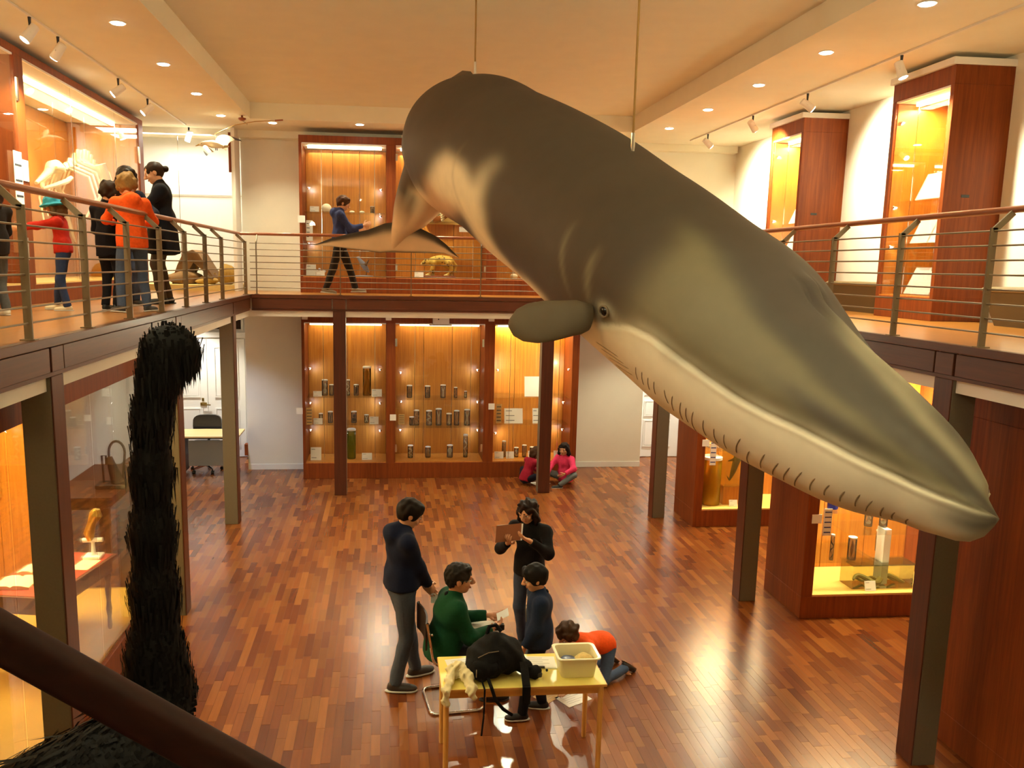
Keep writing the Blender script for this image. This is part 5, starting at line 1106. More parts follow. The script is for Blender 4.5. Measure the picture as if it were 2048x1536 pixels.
# ------------------------------------------------------------------ black shaggy bird model by the stairs
def moa():
    root = thing('bird_model', 'giant black shaggy-feathered bird model with long upright neck', 'bird model', (-1.2, 4.2, 0))
    S = Sdf(.03, .12)
    body = [(-1.75, 3.75, 1.12), (-1.45, 3.95, 1.22), (-1.25, 4.12, 1.3)]
    S.ell((-1.48, 3.95, 1.12), (.52, .36, .36), B=np.stack([nz((.86, .5, .12)), nz((-.5, .86, 0)), nz((-.1, -.06, 1))], 1)); S.cap((-1.25, 4.12, 1.2), (-1.2, 4.3, 1.58), .23, .13)
    nk = [at(u, v, 1, 4.3) for u, v in ((322, 1400), (312, 1300), (309, 1180), (306, 1060), (303, 940), (303, 830), (312, 760), (326, 715))]
    nr = [.135, .105, .082, .072, .064, .058, .056, .056]
    S.chain(nk, nr)
    hd = [at(u, v, 1, 4.3) for u, v in ((330, 692), (358, 693), (374, 700))]
    S.chain([nk[-1]]+hd, [.055, .054, .046, .028])
    for s, y in ((-1, -.16), (1, .16)):
        S.cap((-1.42-.08*s, 3.95+y, 1.0), (-1.36-.08*s, 3.98+y, .62), .16, .075).cap((-1.36-.08*s, 3.98+y, .62), (-1.44-.08*s, 3.93+y, .3), .07, .05)
    MBK = mat('black_plumage', (.006, .005, .005, 1), rough=.75, spec=.2)
    P, F, ci = S.mesh()
    link_np('body', P, F, MBK, root, True)
    # plumage: thin hanging blades
    tri = P[F].mean(1); n_ = np.cross(P[F[:, 1]]-P[F[:, 0]], P[F[:, 2]]-P[F[:, 0]]); n_ /= np.linalg.norm(n_, axis=1)[:, None]+1e-9
    rg = np.random.default_rng(3); k = rg.choice(len(tri), 26000); V = []; c0, nn = tri[k]+rg.normal(0, .012, (26000, 3)), n_[k]
    neckish = (c0[:, 2] > 1.55)
    L = np.where(neckish, rg.uniform(.06, .12, 26000), rg.uniform(.14, .28, 26000))
    keep = c0[:, 2] > .62
    d = nn*.07+np.array([0, 0, -1.])+rg.normal(0, .10, (26000, 3)); onbody = ~neckish; d[onbody] = (nn*.2+np.array([-.75, -.42, -.38])+rg.normal(0, .2, (26000, 3)))[onbody]
    d /= np.linalg.norm(d, axis=1)[:, None]
    w = np.cross(d, nn); w /= np.linalg.norm(w, axis=1)[:, None]+1e-9
    wd = np.where(neckish, .007, .012)[:, None]
    a, b, m, t = c0-w*wd, c0+w*wd, c0+d*(L*.6)[:, None]+nn*.004, c0+d*L[:, None]+nn*.004+np.array([0, 0, -.012])
    V = np.stack([a, b, m+w*wd*.8, t, m-w*wd*.8], 1)[keep].reshape(-1, 3); q = np.arange(len(V)//5)[:, None]*5
    F = np.concatenate([q+np.array([[0, 1, 2, 4]]), q+np.array([[4, 2, 3, 3]])])[:len(q)]
    F2 = (q+np.array([[4, 2, 3]])).tolist()
    o = link_np('plumage', V, F.tolist()+F2, MBK, root); o['kind'] = 'stuff'
    b0, b1 = at(372, 693, 1, 4.28), at(388, 704, 1, 4.26); MB().tube([b0, (b0+b1)/2+[0, 0, .004], b1], [.03, .022, .006], 10).build('beak', mat('dark_beak', (.02, .016, .012, 1), rough=.35), root, True)
    b0, b1 = at(368, 712, 1, 4.28), at(383, 720, 1, 4.27); MB().tube([b0, b1], [.02, .006], 10).build('lower_beak', MATS['dark_beak'], root, True)
    e = at(366, 690, 1, 4.235); MB().ball(e, .011, 10, 8).build('eye', mat('bird_eye', (.05, .03, .02, 1), rough=.08), root, True)
    for s, y in ((-1, -.16), (1, .16)):
        a = np.array([-1.44-.08*s, 3.93+y, .32]); MB().tube([a, (a[0]+.02, a[1]+.02, .06)], [.04, .034], 10).build('shank', mat('scaly_leg', lin(70, 56, 40), rough=.7), root, True)
        for an in (-.5, 0, .5): MB().tube([(a[0]+.02, a[1]+.02, .05), (a[0]+.02+.12*math.cos(an+.4), a[1]+.02+.12*math.sin(an+.4), .035), (a[0]+.02+.22*math.cos(an+.4), a[1]+.02+.22*math.sin(an+.4), .015)], [.035, .025, .012], 8).build('toe', MATS['scaly_leg'], root, True)
moa()
# ------------------------------------------------------------------ low glazed case under the skeleton gallery
o = thing('walk_in_case', 'glazed wooden room case with antique table under the gallery', 'display case', (-3.6, 5.8, 0))
box('plinth', (-4.9, 2.7, 0), (-2.46, 9.0, .285), M_CASE, o, .004); box('case_deck', (-4.88, 2.72, .285), (-2.5, 8.98, .3), mat('case_floor', lin(206, 160, 70), rough=.35, noise=.08, nscale=5), o)
box('header', (-2.56, 2.7, 2.69), (-2.46, 9.0, 2.93), M_CASE, o, .004); box('case_soffit', (-4.9, 2.7, 2.9), (-2.56, 9.0, 2.93), M_WHITE, o)
for i in range(6): box('back_board', (-4.9, 2.72+1.046*i, .3), (-4.87, 2.72+1.046*(i+1)-.006, 2.9), M_CASEIN, o, .003)
for i in range(3): box('end_board', (-4.87+.42*i, 8.95, .3), (-4.87+.42*(i+1)-.005, 8.98, 2.9), M_CASEIN, o, .003)
box('end_header', (-3.6, 8.92, 2.69), (-2.56, 8.98, 2.9), M_CASE, o); box('near_wall', (-4.87, 2.72, .3), (-2.56, 2.76, 2.9), M_CASE, o)
for a, b in ((2.72, 4.2), (4.2, 5.7), (5.7, 7.3), (7.3, 8.96)): box('glass_pane', (-2.5, a+.004, .3), (-2.49, b-.004, 2.69), glass('front_glass', (.985, .985, .98, 1), .55), o)
box('glass_pane', (-3.6, 8.95, .3), (-2.5, 8.96, 2.69), M_GLASS, o); box('corner_post', (-2.53, 8.94, .3), (-2.48, 9.0, 2.69), M_CASE, o); box('end_post', (-3.66, 8.93, .3), (-3.6, 8.99, 2.9), M_CASE, o)
lamp('AREA', 'case_lamp', (-3.6, 7.6, 2.86), 80, AMBER, o, size=1.2); lamp('AREA', 'case_lamp', (-3.7, 4.6, 2.86), 5, AMBER, o, size=1.2)
for i, z in enumerate((1.95, 1.5)):
    f = thing('picture_frame', ['upper small gilt picture frame on the wood panel of the antique table case', 'lower small gilt picture frame on the wood panel of the antique table case'][i], 'picture', (-4.15, 8.93, z)); x0, x1 = -4.3, -4.0
    w = MB(); w.box((x0, 8.92, z-.17), (x1, 8.945, z-.14)); w.box((x0, 8.92, z+.14), (x1, 8.945, z+.17)); w.box((x0, 8.92, z-.14), (x0+.03, 8.945, z+.14)); w.box((x1-.03, 8.92, z-.14), (x1, 8.945, z+.14)); w.build('frame', mat('gilt', lin(206, 166, 70), rough=.35, metal=.6), f); box('print', (x0+.03, 8.935, z-.14), (x1-.03, 8.94, z+.14), M_CARD, f); MB().ball((-4.15, 8.934, z-.02), (.05, .002, .08), 10, 6).build('print_figure', M_INK, f)
# antique table
A_ = math.radians(-11); R2 = lambda x, y, z: (-2.99+x*math.cos(A_)-y*math.sin(A_), 7.5+x*math.sin(A_)+y*math.cos(A_), z)
t = thing('antique_table', 'antique wooden table with a red leather top and turned legs', 'table', (-2.99, 7.5, .3)); M_TW = wood('table_wood', lin(84, 44, 20), lin(112, 64, 30), 1, 2)
def rbox(n, a, b, m, par, R=R2):
    x0, y0, z0 = a; x1, y1, z1 = b
    return MB().loft([[R(x0, y0, z), R(x1, y0, z), R(x1, y1, z), R(x0, y1, z)] for z in (z0, z1)]).build(n, m, par)
rbox('table_top', (-.33, -.56, 1.0), (.33, .56, 1.025), M_TW, t); rbox('leather_inlay', (-.3, -.53, 1.025), (.3, .53, 1.028), mat('red_leather', lin(178, 56, 22), rough=.5), t); rbox('apron', (-.29, -.52, .86), (.29, .52, 1.0), M_TW, t)
for a in (-.26, .26):
    for b in (-.48, .48): MB().lathe(R2(a, b, .3), [(.014, 0), (.022, .03), (.018, .12), (.028, .2), (.02, .28), (.03, .4), (.022, .47), (.034, .52), (.034, .56)], 12).build('leg', M_TW, t, True)
def book(x, y, w, d, rot, lb, op=True):
    R = lambda a, b, z: R2(x+a*math.cos(rot)-b*math.sin(rot), y+a*math.sin(rot)+b*math.cos(rot), z)
    k = thing('open_book' if op else 'loose_sheet', lb, 'book' if op else 'paper', R(0, 0, 1.029)); mp = mat('old_paper', lin(240, 226, 180), rough=.8)
    if op:
        for s in (-1, 1): MB().loft([[R(s*w*f, b, 1.029+z) for f, z in ((0, 0), (.5, 0), (.5, .018), (.3, .034), (.08, .036), (0, .02))] for b in (-d/2, d/2)]).build('page_block', mp, k, True)
    else: rbox('sheet', (-w/2, -d/2, 1.029), (w/2, d/2, 1.032), mp, k, R)
book(-.12, -.30, .3, .26, .2, 'open old book nearest on the red table top'); book(-.14, .02, .26, .2, .1, 'open old book in the middle of the red table top'); book(.2, .22, .17, .26, .05, 'loose yellowed sheets beside the brass microscope', False); book(.16, -.22, .18, .24, 0, 'loose pale sheet behind the near column on the red table', False)
c = R2(.17, .42, 1.028); k = thing('brass_microscope', 'old brass microscope on a white stand at the table end', 'microscope', c); M_BR = mat('old_brass', lin(196, 158, 70), rough=.3, metal=.8); x, y, z = c
MB().bbox((x-.08, y-.07, z), (x+.08, y+.07, z+.03), .006).build('stand', M_CARD, k); MB().lathe((x, y, z), [(.035, .03), (.02, .05), (.016, .14), (.022, .16)], 14).build('foot', M_CARD, k, True); MB().tube([(x-.09, y, z+.17), (x+.09, y, z+.175)], .022, 12).build('cross_tube', M_CARD, k, True); MB().tube([(x-.02, y, z+.17), (x-.03, y, z+.24), (x+.0, y, z+.34), (x+.04, y, z+.42), (x+.05, y, z+.47)], [.03, .05, .04, .06, .03], 14).build('tube', M_BR, k, True)
c = R2(-.22, .46, 1.028); k = thing('brass_candlestick', 'small brass stand at the far corner of the red table', 'stand', c); MB().lathe(c, [(.04, 0), (.035, .015), (.01, .03), (.008, .1), (.02, .11), (.018, .14)], 14).build('stem', M_BR, k, True)
# furniture beyond the glass, along the far part of that wall
cab = case('wall_cabinet', 'glazed orange wooden wall cabinet seen through the glass end', Tl(-4.45), 9.5, 12.0, .5, 0, 2.8, [(9.6, 10.7), (10.8, 11.9)], .5, 2.6, 2, power=.7, shelves=[[1.2, 1.8], [1.2, 1.8]], color=WARM)
for y in (9.7, 11.8):
    for z in (2.2, 1.5): led(cab, (-4.5, y, z), (-.5, .6 if y < 10 else -.6, -.5), COOL, .8)
t = thing('side_table', 'dark wooden side table behind the glass room case', 'table', (-3.75, 11.5, 0))
box('table_top', (-4.2, 10.5, .84), (-3.4, 12.3, .88), M_TW, t, .004); box('apron', (-4.12, 10.58, .7), (-3.48, 12.22, .84), M_TW, t)
for a in (-4.1, -3.5):
    for b in (10.6, 12.2): box('leg', (a-.035, b-.035, 0), (a+.035, b+.035, .72), M_TW, t, .004)
k = thing('old_instrument', 'dark antique instrument with a hooped handle on the side table', 'instrument', (-3.55, 11.0, .88)); x, y, z = -3.55, 11.0, .88; M_IR = mat('dark_iron', lin(64, 48, 34), rough=.5, metal=.4)
MB().bbox((x-.18, y-.12, z), (x+.2, y+.12, z+.06), .01).build('base', M_IR, k); MB().tube([(x+.08, y, z+.06), (x+.02, y, z+.25), (x-.02, y, z+.4)], [.09, .06, .04], 10).build('body', M_IR, k, True); MB().tube([(x-.02+.0, y, z+.38)]+[(x+.08+.1*math.cos(a), y, z+.46+.15*math.sin(a)) for a in np.linspace(math.pi, -.3, 12)]+[(x+.14, y, z+.1)], .016, 8).build('hoop_handle', M_IR, k, True); MB().tube([(x-.1, y, z+.06), (x-.11, y, z+.42), (x-.06, y, z+.42), (x-.06, y, z+.3)], .014, 6).build('crank', M_IR, k, True)
# ------------------------------------------------------------------ office desk and swivel chair
t = thing('office_desk', 'office desk with pale top and grey-blue front panel', 'desk', (-3.35, 15.1, 0)); M_DT = wood('desk_top_wood', lin(214, 178, 110), lin(230, 200, 136), .6, 0, rough=.4); M_GB = mat('grey_blue_panel', lin(136, 142, 150), rough=.6)
box('desk_top', (-4.2, 14.82, .735), (-2.6, 15.52, .765), M_DT, t, .004); box('modesty_panel', (-3.5, 14.97, .2), (-2.78, 14.99, .66), M_GB, t, .003)
for x in (-4.1, -2.72): box('frame_leg', (x-.03, 14.98, .03), (x+.03, 15.04, .735), M_BLACK, t, .003); box('frame_foot', (x-.03, 14.86, 0), (x+.03, 15.45, .04), M_BLACK, t, .003)
box('drawer_unit', (-4.05, 15.0, .05), (-3.6, 15.45, .73), mat('dark_drawers', lin(40, 36, 34), rough=.5), t, .004); box('beam', (-4.1, 15.1, .66), (-2.72, 15.14, .72), M_BLACK, t)
c = thing('office_chair', 'black swivel office chair behind the desk', 'chair', (-3.3, 15.42, 0)); x, y = -3.3, 15.42
for k in range(5):
    a = 2*math.pi*k/5+.3; e = (x+.28*math.cos(a), y+.28*math.sin(a)); MB().tube([(x, y, .12), (e[0], e[1], .085)], [.03, .02], 8).build('base_arm', M_CHROME, c, True); w = MB(); w.tube([(e[0]-.025, e[1], .03), (e[0]+.025, e[1], .03)], .03, 12); w.tube([(e[0], e[1], .03), (e[0], e[1], .085)], .01, 6); w.build('caster', M_BLACK, c, True)
MB().tube([(x, y, .1), (x, y, .45)], .03, 12).build('gas_column', M_BLACK, c, True); MB().bbox((x-.25, y-.24, .45), (x+.25, y+.24, .54), .03).build('seat', M_BLACK, c, True)
w = MB(); w.loft([[(x+.26*math.copysign(abs(math.cos(a))**.5, math.cos(a)), y+.3+d-.05*abs(math.cos(a)), .80+.2*math.copysign(abs(math.sin(a))**.5, math.sin(a))) for a in np.linspace(0, 2*math.pi, 20, endpoint=False)] for d in (-.03, .03)]); w.build('backrest', mat('black_leather', (.02, .018, .018, 1), rough=.3), c, True); MB().tube([(x, y+.2, .47), (x, y+.33, .5), (x, y+.34, .75)], .022, 8).build('back_bracket', M_BLACK, c, True)
o = box('wall_box', (-2.75, 16.3, .08), (-2.56, 16.45, .3), M_CASE); tag(o, 'small brown wooden box on the floor by the double door', 'box')
# ------------------------------------------------------------------ hanging gull
G = thing('gull', 'white and grey stuffed gull hanging in flight under the ceiling', 'stuffed bird', (-2.6, 13.8, 5.5)); gp = lambda u, v, y=13.8: at(u, v, 1, y)
M_GW = mat('gull_white', lin(226, 214, 190), rough=.7); M_GG = mat('gull_wing', lin(190, 172, 142), rough=.7); M_GD = mat('gull_dark', lin(70, 54, 40), rough=.7)
MB().tube([gp(398, 290), gp(404, 288), gp(412, 287), gp(424, 288), gp(436, 290), gp(448, 293)], [.012, .034, .04, .06, .052, .02], 12).build('body', M_GW, G, True); MB().tube([gp(391, 292), gp(399, 289)], [.005, .014], 8).build('bill', mat('gull_bill', lin(190, 150, 60), rough=.4), G, True); MB().ball(gp(403, 287, 13.75), .006, 6, 4).build('eye', M_INK, G); MB().slab([gp(444, 290), gp(457, 291), gp(457, 294), gp(444, 297)], (0, .03, 0)).build('tail', M_GG, G)
def wing(root, mid, tip, w0, w1, dy0, dy1, n):
    P0, P1, P2 = np.array(root), np.array(mid), np.array(tip); rings = []
    for q in np.linspace(0, 1, 9):
        p = (1-q)**2*P0+2*q*(1-q)*P1+q*q*P2; w = w0*(1-q**1.5)+w1*q; c = np.array([.45, dy0, -.35]); c /= np.linalg.norm(c)
        rings.append([p+c*w*f+np.array([0, 0, h_*w]) for f, h_ in ((0, 0), (.3, .06), (1, .01), (1, -.005), (.4, -.03))])
    k = MB().loft(rings[:7]).build('wing', M_GG, G, True); MB().loft(rings[6:]).build('wing_tip', M_GD, k, True)
wing(gp(430, 284), gp(434, 258, 14.0), gp(479, 279, 14.3), .22, .05, .4, .3, 1); wing(gp(410, 290, 13.7), gp(400, 292, 13.4), gp(410, 309, 13.2), .18, .04, .5, .3, 1)
for u in (431, 434): MB().tube([gp(u, 296), gp(u+.5, 301)], .006, 5).build('leg', M_GD, G)
MB().tube([gp(430, 268), gp(470, 250), gp(510, 243), gp(550, 241)], .006, 6).build('hanging_arm', mat('wire_tan', lin(190, 150, 80), rough=.5), G, True); MB().tube([gp(550, 241), gp(566, 240)], .012, 8).build('counterweight', M_RAIL, G, True); MB().tube([gp(433, 285), gp(430, 268)], .003, 5).build('hanging_wire', M_CHROME, G)
q = gp(494, 246); MB().tube([q, (q[0], q[1], q[2]-.03)], .003, 5).build('swivel_wire', M_BLACK, G); q = at(494, 240, 1, 13.85); q[0] = min(q[0], -2.24); MB().lathe((q[0], q[1], ZC1-.06), [(.03, -.02), (.06, .0), (.06, .02), (.015, .03), (.012, .063)], 14).build('ceiling_hook', M_CASE, G, True); MB().tube([(q[0], q[1], ZC1-.08), gp(492, 246)], .003, 5).build('hanging_wire', M_BLACK, G)
# ------------------------------------------------------------------ stuffed animals in the upper end wall case
def cat_():
    p = at(880, 551, 1, YC+.32); o = thing('stuffed_wild_cat', 'stuffed spotted yellow wild cat crouching on a wooden base', 'stuffed animal', (p[0], YC+.32, 3.581)); x, y, z = p[0], YC+.32, 3.581
    MB().bbox((x-.3, y-.13, z), (x+.28, y+.13, z+.035), .008).build('wooden_base', M_CASE, o)
    S = Sdf(.009, .03); pal = [lin(186, 150, 60)[:3], lin(90, 62, 24)[:3], lin(220, 196, 130)[:3]]
    S.ell((x+.02, y, z+.3), (.2, .085, .1)).ell((x+.14, y, z+.27), (.1, .09, .11)).ell((x-.12, y, z+.28), (.09, .075, .085)); S.cap((x-.17, y, z+.28), (x-.25, y-.02, z+.26), .055, .05); S.ell((x-.27, y-.02, z+.255), (.06, .055, .052)).ell((x-.32, y-.02, z+.235), (.03, .03, .024), 2)
    for s in (-1, 1): S.cap((x-.26, y-.02+s*.035, z+.3), (x-.255, y-.02+s*.045, z+.335), .018, .008)
    for dx, dy, ex in ((-.12, -.06, -.2), (-.1, .06, -.12), (.15, -.07, .13), (.17, .06, .21)):
        k = (x+dx+(.05 if dx > 0 else -.02), y+dy, z+.16); S.cap((x+dx, y+dy, z+.26), k, .055 if dx > 0 else .04, .03).cap(k, (x+ex, y+dy, z+.055), .028, .02).cap((x+ex, y+dy, z+.05), (x+ex-.05, y+dy, z+.045), .022, .018, 2)
    S.chain([(x+.22, y, z+.3), (x+.28, y+.02, z+.22), (x+.26, y+.03, z+.12), (x+.3, y+.03, z+.1)], [.03, .025, .022, .018])
    rg = np.random.default_rng(5)
    P, F, ci = S.mesh(); cols = np.array(pal)[ci]; c = rg.choice(len(P), 90); d = np.min(np.linalg.norm(P[:, None]-P[c][None], axis=2), 1); cols[(d < .013) & (ci == 0)] = pal[1]
    link_np('body', P, F, mat('spotted_fur', attr=True, rough=.85), o, True, colors=cols)
    for s in (-1, 1): MB().ball((x-.315, y-.02+s*.028, z+.268), .008, 6, 4).build('eye', M_INK, o)
cat_()
g = thing('stuffed_genet', 'stuffed spotted genet with raised ringed tail on the glass shelf', 'stuffed animal', (1.0, YC+.32, 4.562))
S = Sdf(.009, .025); zz = 4.562; xs = lambda u: at(u, 460, 1, YC+.32)[0]; x0 = xs(872)
S.ell((x0, YC+.32, zz+.16), (.16, .06, .065)).cap((x0-.14, YC+.32, zz+.17), (x0-.24, YC+.31, zz+.19), .045, .035).cap((x0-.24, YC+.31, zz+.19), (x0-.3, YC+.3, zz+.17), .04, .012)
for dx in (-.11, -.07, .1, .13): S.cap((x0+dx, YC+.32+(.04 if dx in (-.11, .13) else -.04), zz+.14), (x0+dx, YC+.32+(.04 if dx in (-.11, .13) else -.04), zz+.012), .028, .014)
P, F, ci = S.mesh(); c = np.tile(np.array(lin(206, 186, 140)[:3]), (len(P), 1)); c[(np.sin(P[:, 0]*120)*np.sin(P[:, 2]*150+P[:, 0]*40) > .35)] = lin(60, 44, 30)[:3]
link_np('body', P, F, mat('genet_fur', attr=True, rough=.85), g, True, colors=c)
tp = [np.array((x0+.15+.33*q, YC+.32, zz+.17+.0*q+.24*q*q)) for q in np.linspace(0, 1, 13)]
for i in range(12): MB().tube([tp[i], tp[i+1]], [.03-.0014*i, .03-.0014*(i+1)], 9).build('tail_ring', M_SPECD if i % 2 else mat('pale_fur', lin(226, 206, 160), rough=.8), g, True)
o = thing('brown_shape', 'dark brown rounded shape behind the genet', 'specimen', (1.0, YC+.55, 4.562)); rock(o, 'hide', (x0+.05, YC+.55, 4.82), (.26, .08, .24), mat('brown_lump', lin(150, 86, 30), rough=.9, noise=.3, nscale=20), 4)  # uneven brown lump behind the genet
o = thing('perching_twig', 'dark forked twigs on a pale panel above the genet', 'specimen', (1.0, YC+.64, 5.02)); w = MB(); c = at(897, 424, 1, YC+.62); box('panel', (c[0]-.35, YC+.655, c[2]-.22), (c[0]+.35, YC+.675, c[2]+.22), mat('pale_panel', lin(236, 206, 130), rough=.8), o)
for dx, dz in ((-.16, .1), (-.02, .14), (.12, .08), (.2, .02)): w.tube([c+[dx, -.0, -.09], c+[dx+.06, 0, 0], c+[dx+.1, 0, dz]], [.012, .01, .005], 6)
w.build('twig', M_SPECD, o, True)
o = thing('pale_specimen', 'small pale rounded specimen at the case base behind the whale belly', 'specimen', (2.2, YC+.3, 3.581)); p = at(1028, 549, 1, YC+.3); MB().ball((p[0], YC+.3, 3.63), (.07, .06, .05), 14, 8).build('shell', M_SPEC, o, True)
# ------------------------------------------------------------------ school table group
M_YT = mat('yellow_laminate', lin(246, 226, 120), rough=.35, noise=.06, nscale=3); M_BEECH = wood('beech', lin(214, 156, 74), lin(232, 180, 98), .8, 2, rough=.4); M_BEECHX = wood('beech_rail', lin(200, 136, 62), lin(222, 164, 84), .8, 0, rough=.4)
t = thing('school_table', 'yellow-topped school table with light beech legs', 'table', (1.03, 6.0, 0)); TX0, TX1, TY0, TY1, TZ = .405, 1.645, 5.73, 6.26, .72
box('table_top', (TX0, TY0, TZ-.022), (TX1, TY1, TZ), M_YT, t, .003); w = MB(); w.box((TX0-.003, TY0-.004, TZ-.02), (TX1+.003, TY0, TZ-.003)); w.box((TX0-.004, TY0, TZ-.02), (TX0, TY1, TZ-.003)); w.box((TX1, TY0, TZ-.02), (TX1+.004, TY1, TZ-.003)); w.build('edge_band', M_BEECHX, t)
for a, b in (((TX0+.04, TY0+.025, TZ-.085), (TX1-.04, TY0+.045, TZ-.022)), ((TX0+.04, TY1-.045, TZ-.085), (TX1-.04, TY1-.025, TZ-.022)), ((TX0+.025, TY0+.04, TZ-.085), (TX0+.045, TY1-.04, TZ-.022)), ((TX1-.045, TY0+.04, TZ-.085), (TX1-.025, TY1-.04, TZ-.022))): box('apron', a, b, M_BEECHX, t, .002)
for x in (TX0+.035, TX1-.035):
    for y in (TY0+.035, TY1-.035):
        MB().tube([(x, y, 0), (x, y, .02), (x, y, TZ-.022)], [.018, .02, .022], 12).build('leg', M_BEECH, t, True)
# white tub with things in it
bx0, by0 = 1.45, 5.94; t = thing('plastic_tub', 'cream plastic tub with rolled rim on the yellow table', 'tub', (bx0, by0, TZ)); M_TUB = mat('cream_plastic', lin(246, 236, 196), rough=.35)
def rr(w, d, r, z, n=5):
    P = []
    for cx, cy, a0 in ((w-r, d-r, 0), (-w+r, d-r, 90), (-w+r, -d+r, 180), (w-r, -d+r, 270)):
        for k in range(n): a = math.radians(a0+90*k/(n-1)); P.append((bx0+cx+r*math.cos(a), by0+cy+r*math.sin(a), TZ+z))
    return P
w = MB(); w.loft([rr(.125, .1, .03, .001), rr(.13, .105, .03, .01), rr(.15, .125, .035, .155), rr(.168, .143, .04, .158), rr(.17, .145, .04, .165), rr(.166, .141, .04, .170), rr(.148, .123, .035, .166), rr(.128, .103, .03, .02)], cap=False); n = 20; w.f.append(tuple(range(n-1, -1, -1))); w.f.append(tuple(7*n+j for j in range(n))); w.build('tub_body', M_TUB, t, True)
o = thing('blue_pot', 'round dark blue pot inside the cream tub', 'pot', (bx0-.065, by0-.02, TZ+.021)); MB().lathe((bx0-.065, by0-.02, TZ+.021), [(.05, 0), (.055, .01), (.055, .1), (.05, .104), (.01, .104)], 18).build('pot_body', mat('dark_blue', lin(24, 34, 70), rough=.4), o, True)
o = thing('natural_sponge', 'tan lumpy sponge inside the cream tub', 'sponge', (bx0+.06, by0, TZ+.021)); rock(o, 'sponge_body', (bx0+.06, by0, TZ+.083), (.075, .075, .062), mat('tan_sponge', lin(206, 178, 110), rough=.9, noise=.3, nscale=40), 9, amp=.1)
def sheet(name, lb, c, w, d, rot, z, m=None, th=.004, clip=False, cat='paper'):
    o = thing(name, lb, cat, (c[0], c[1], z)); cs, sn = math.cos(rot), math.sin(rot); R = lambda a, b, q: (c[0]+a*cs-b*sn, c[1]+a*sn+b*cs, q)
    rbox('sheet' if not clip else 'board', (-w/2, -d/2, z+.0005), (w/2, d/2, z+th), m or M_CARD, o, R)
    if clip: rbox('paper', (-w/2+.008, -d/2+.01, z+th), (w/2-.008, d/2-.008, z+th+.003), M_CARD, o, R); rbox('clip', (-.03, -d/2-.004, z+th), (.03, -d/2+.014, z+th+.012), M_BLACK, o, R)
    W = MB()
    for i in range(5):
        y = d*.32-d*.15*i; W.loft([[R(-w*.36, y, q), R(w*(.3 if i % 2 else .1), y, q), R(w*(.3 if i % 2 else .1), y+.003, q), R(-w*.36, y+.003, q)] for q in (z+th+.0031 if clip else z+th+.0002, z+th+.0036 if clip else z+th+.0006)])
    W.build('pencil_lines', mat('pencil', lin(150, 148, 150), rough=.8), o)
    return o
sheet('clipboard', 'white clipboard with paper and black clip beside the tub', (1.2, 6.10), .25, .2, -.08, TZ, M_CARD, .006, True, 'clipboard')
sheet('paper_sheet', 'white paper sheet on the table corner under the backpack', (.62, 6.12), .3, .2, .15, TZ); sheet('paper_sheet', 'small white paper on the table right by the camera bag', (1.08, 5.98), .12, .16, .5, TZ)
sheet('paper_sheet', 'white sheet lying on the floor under the table', (1.66, 6.83), .27, .2, .5, 0); sheet('paper_sheet', 'small buff sheet lying on the floor beside the boy\'s shoe', (1.43, 6.88), .2, .17, .7, 0, mat('buff_paper', lin(206, 170, 120), rough=.8)); sheet('paper_sheet', 'sheet of paper on the floor between the two seated girls', (2.72, 14.3), .3, .22, .4, 0)
MB().ball((1.23, 5.955, TZ+.012), (.01, .01, .012), 8, 6).build('black_cap', M_BLACK); tag(COL.objects[-1], 'tiny black cap on the yellow table top', 'cap')
# white crumpled cloth over the near edge
S = Sdf(.009, .02); rg = np.random.default_rng(2)
for a, b, r in (((.50, 5.93, TZ+.05), (.56, 5.90, TZ+.08), .05), ((.56, 5.90, TZ+.08), (.60, 5.80, TZ+.06), .045), ((.50, 5.93, TZ+.05), (.47, 5.80, TZ+.035), .035), ((.47, 5.80, TZ+.035), (.43, 5.70, TZ+.0), .03), ((.43, 5.70, TZ+.0), (.43, 5.69, TZ-.09), .028), ((.60, 5.80, TZ+.05), (.62, 5.71, TZ+.01), .04), ((.62, 5.71, TZ+.01), (.63, 5.69, TZ-.04), .03)): S.cap(a, b, r, r*.9)
solid('crumpled_cloth', S, mat('cream_cloth', lin(228, 214, 168), rough=.9, noise=.12, nscale=30), None, noise=.010, nf=95); tag(COL.objects[-1], 'crumpled cream cloth hanging over the table edge', 'cloth')
# black backpack
BPK = thing('backpack', 'black backpack with grey zips lying on the table', 'backpack', (.82, 5.95, TZ)); M_BP = mat('black_nylon', (.010, .009, .009, 1), rough=.85, spec=.12, noise=.3, nscale=40, bump=.3)
S = Sdf(.011, .05); S.ell((.80, 5.98, TZ+.13), (.19, .15, .13)).ell((.72, 5.90, TZ+.09), (.13, .13, .1)).ell((.92, 5.98, TZ+.14), (.12, .14, .13)).ell((.84, 6.02, TZ+.2), (.11, .1, .1)).cap((.98, 5.95, TZ+.1), (1.06, 5.9, TZ+.06), .07, .05)
solid('bag_body', S, M_BP, BPK, noise=.007, nf=45, flat=[((0, 0, TZ+.002), (0, 0, -1))]); S = Sdf(.01, .03); S.ell((.73, 5.83, TZ+.1), (.12, .06, .075)); solid('front_pocket', S, M_BP, BPK, noise=.005, nf=60)
MB().tube([(.77, 6.05, TZ+.28), (.79, 6.06, TZ+.335), (.84, 6.06, TZ+.345), (.88, 6.04, TZ+.3)], .016, 8).build('grab_loop', M_BP, BPK, True); MB().tube([(.68, 5.835, TZ+.19), (.76, 5.85, TZ+.22), (.84, 5.86, TZ+.225)], .004, 6).build('zip', M_STEEL, BPK, True); MB().tube([(.665, 5.77, TZ+.13), (.663, 5.765, TZ+.07)], .005, 6).build('zip_pull', M_CHROME, BPK, True)
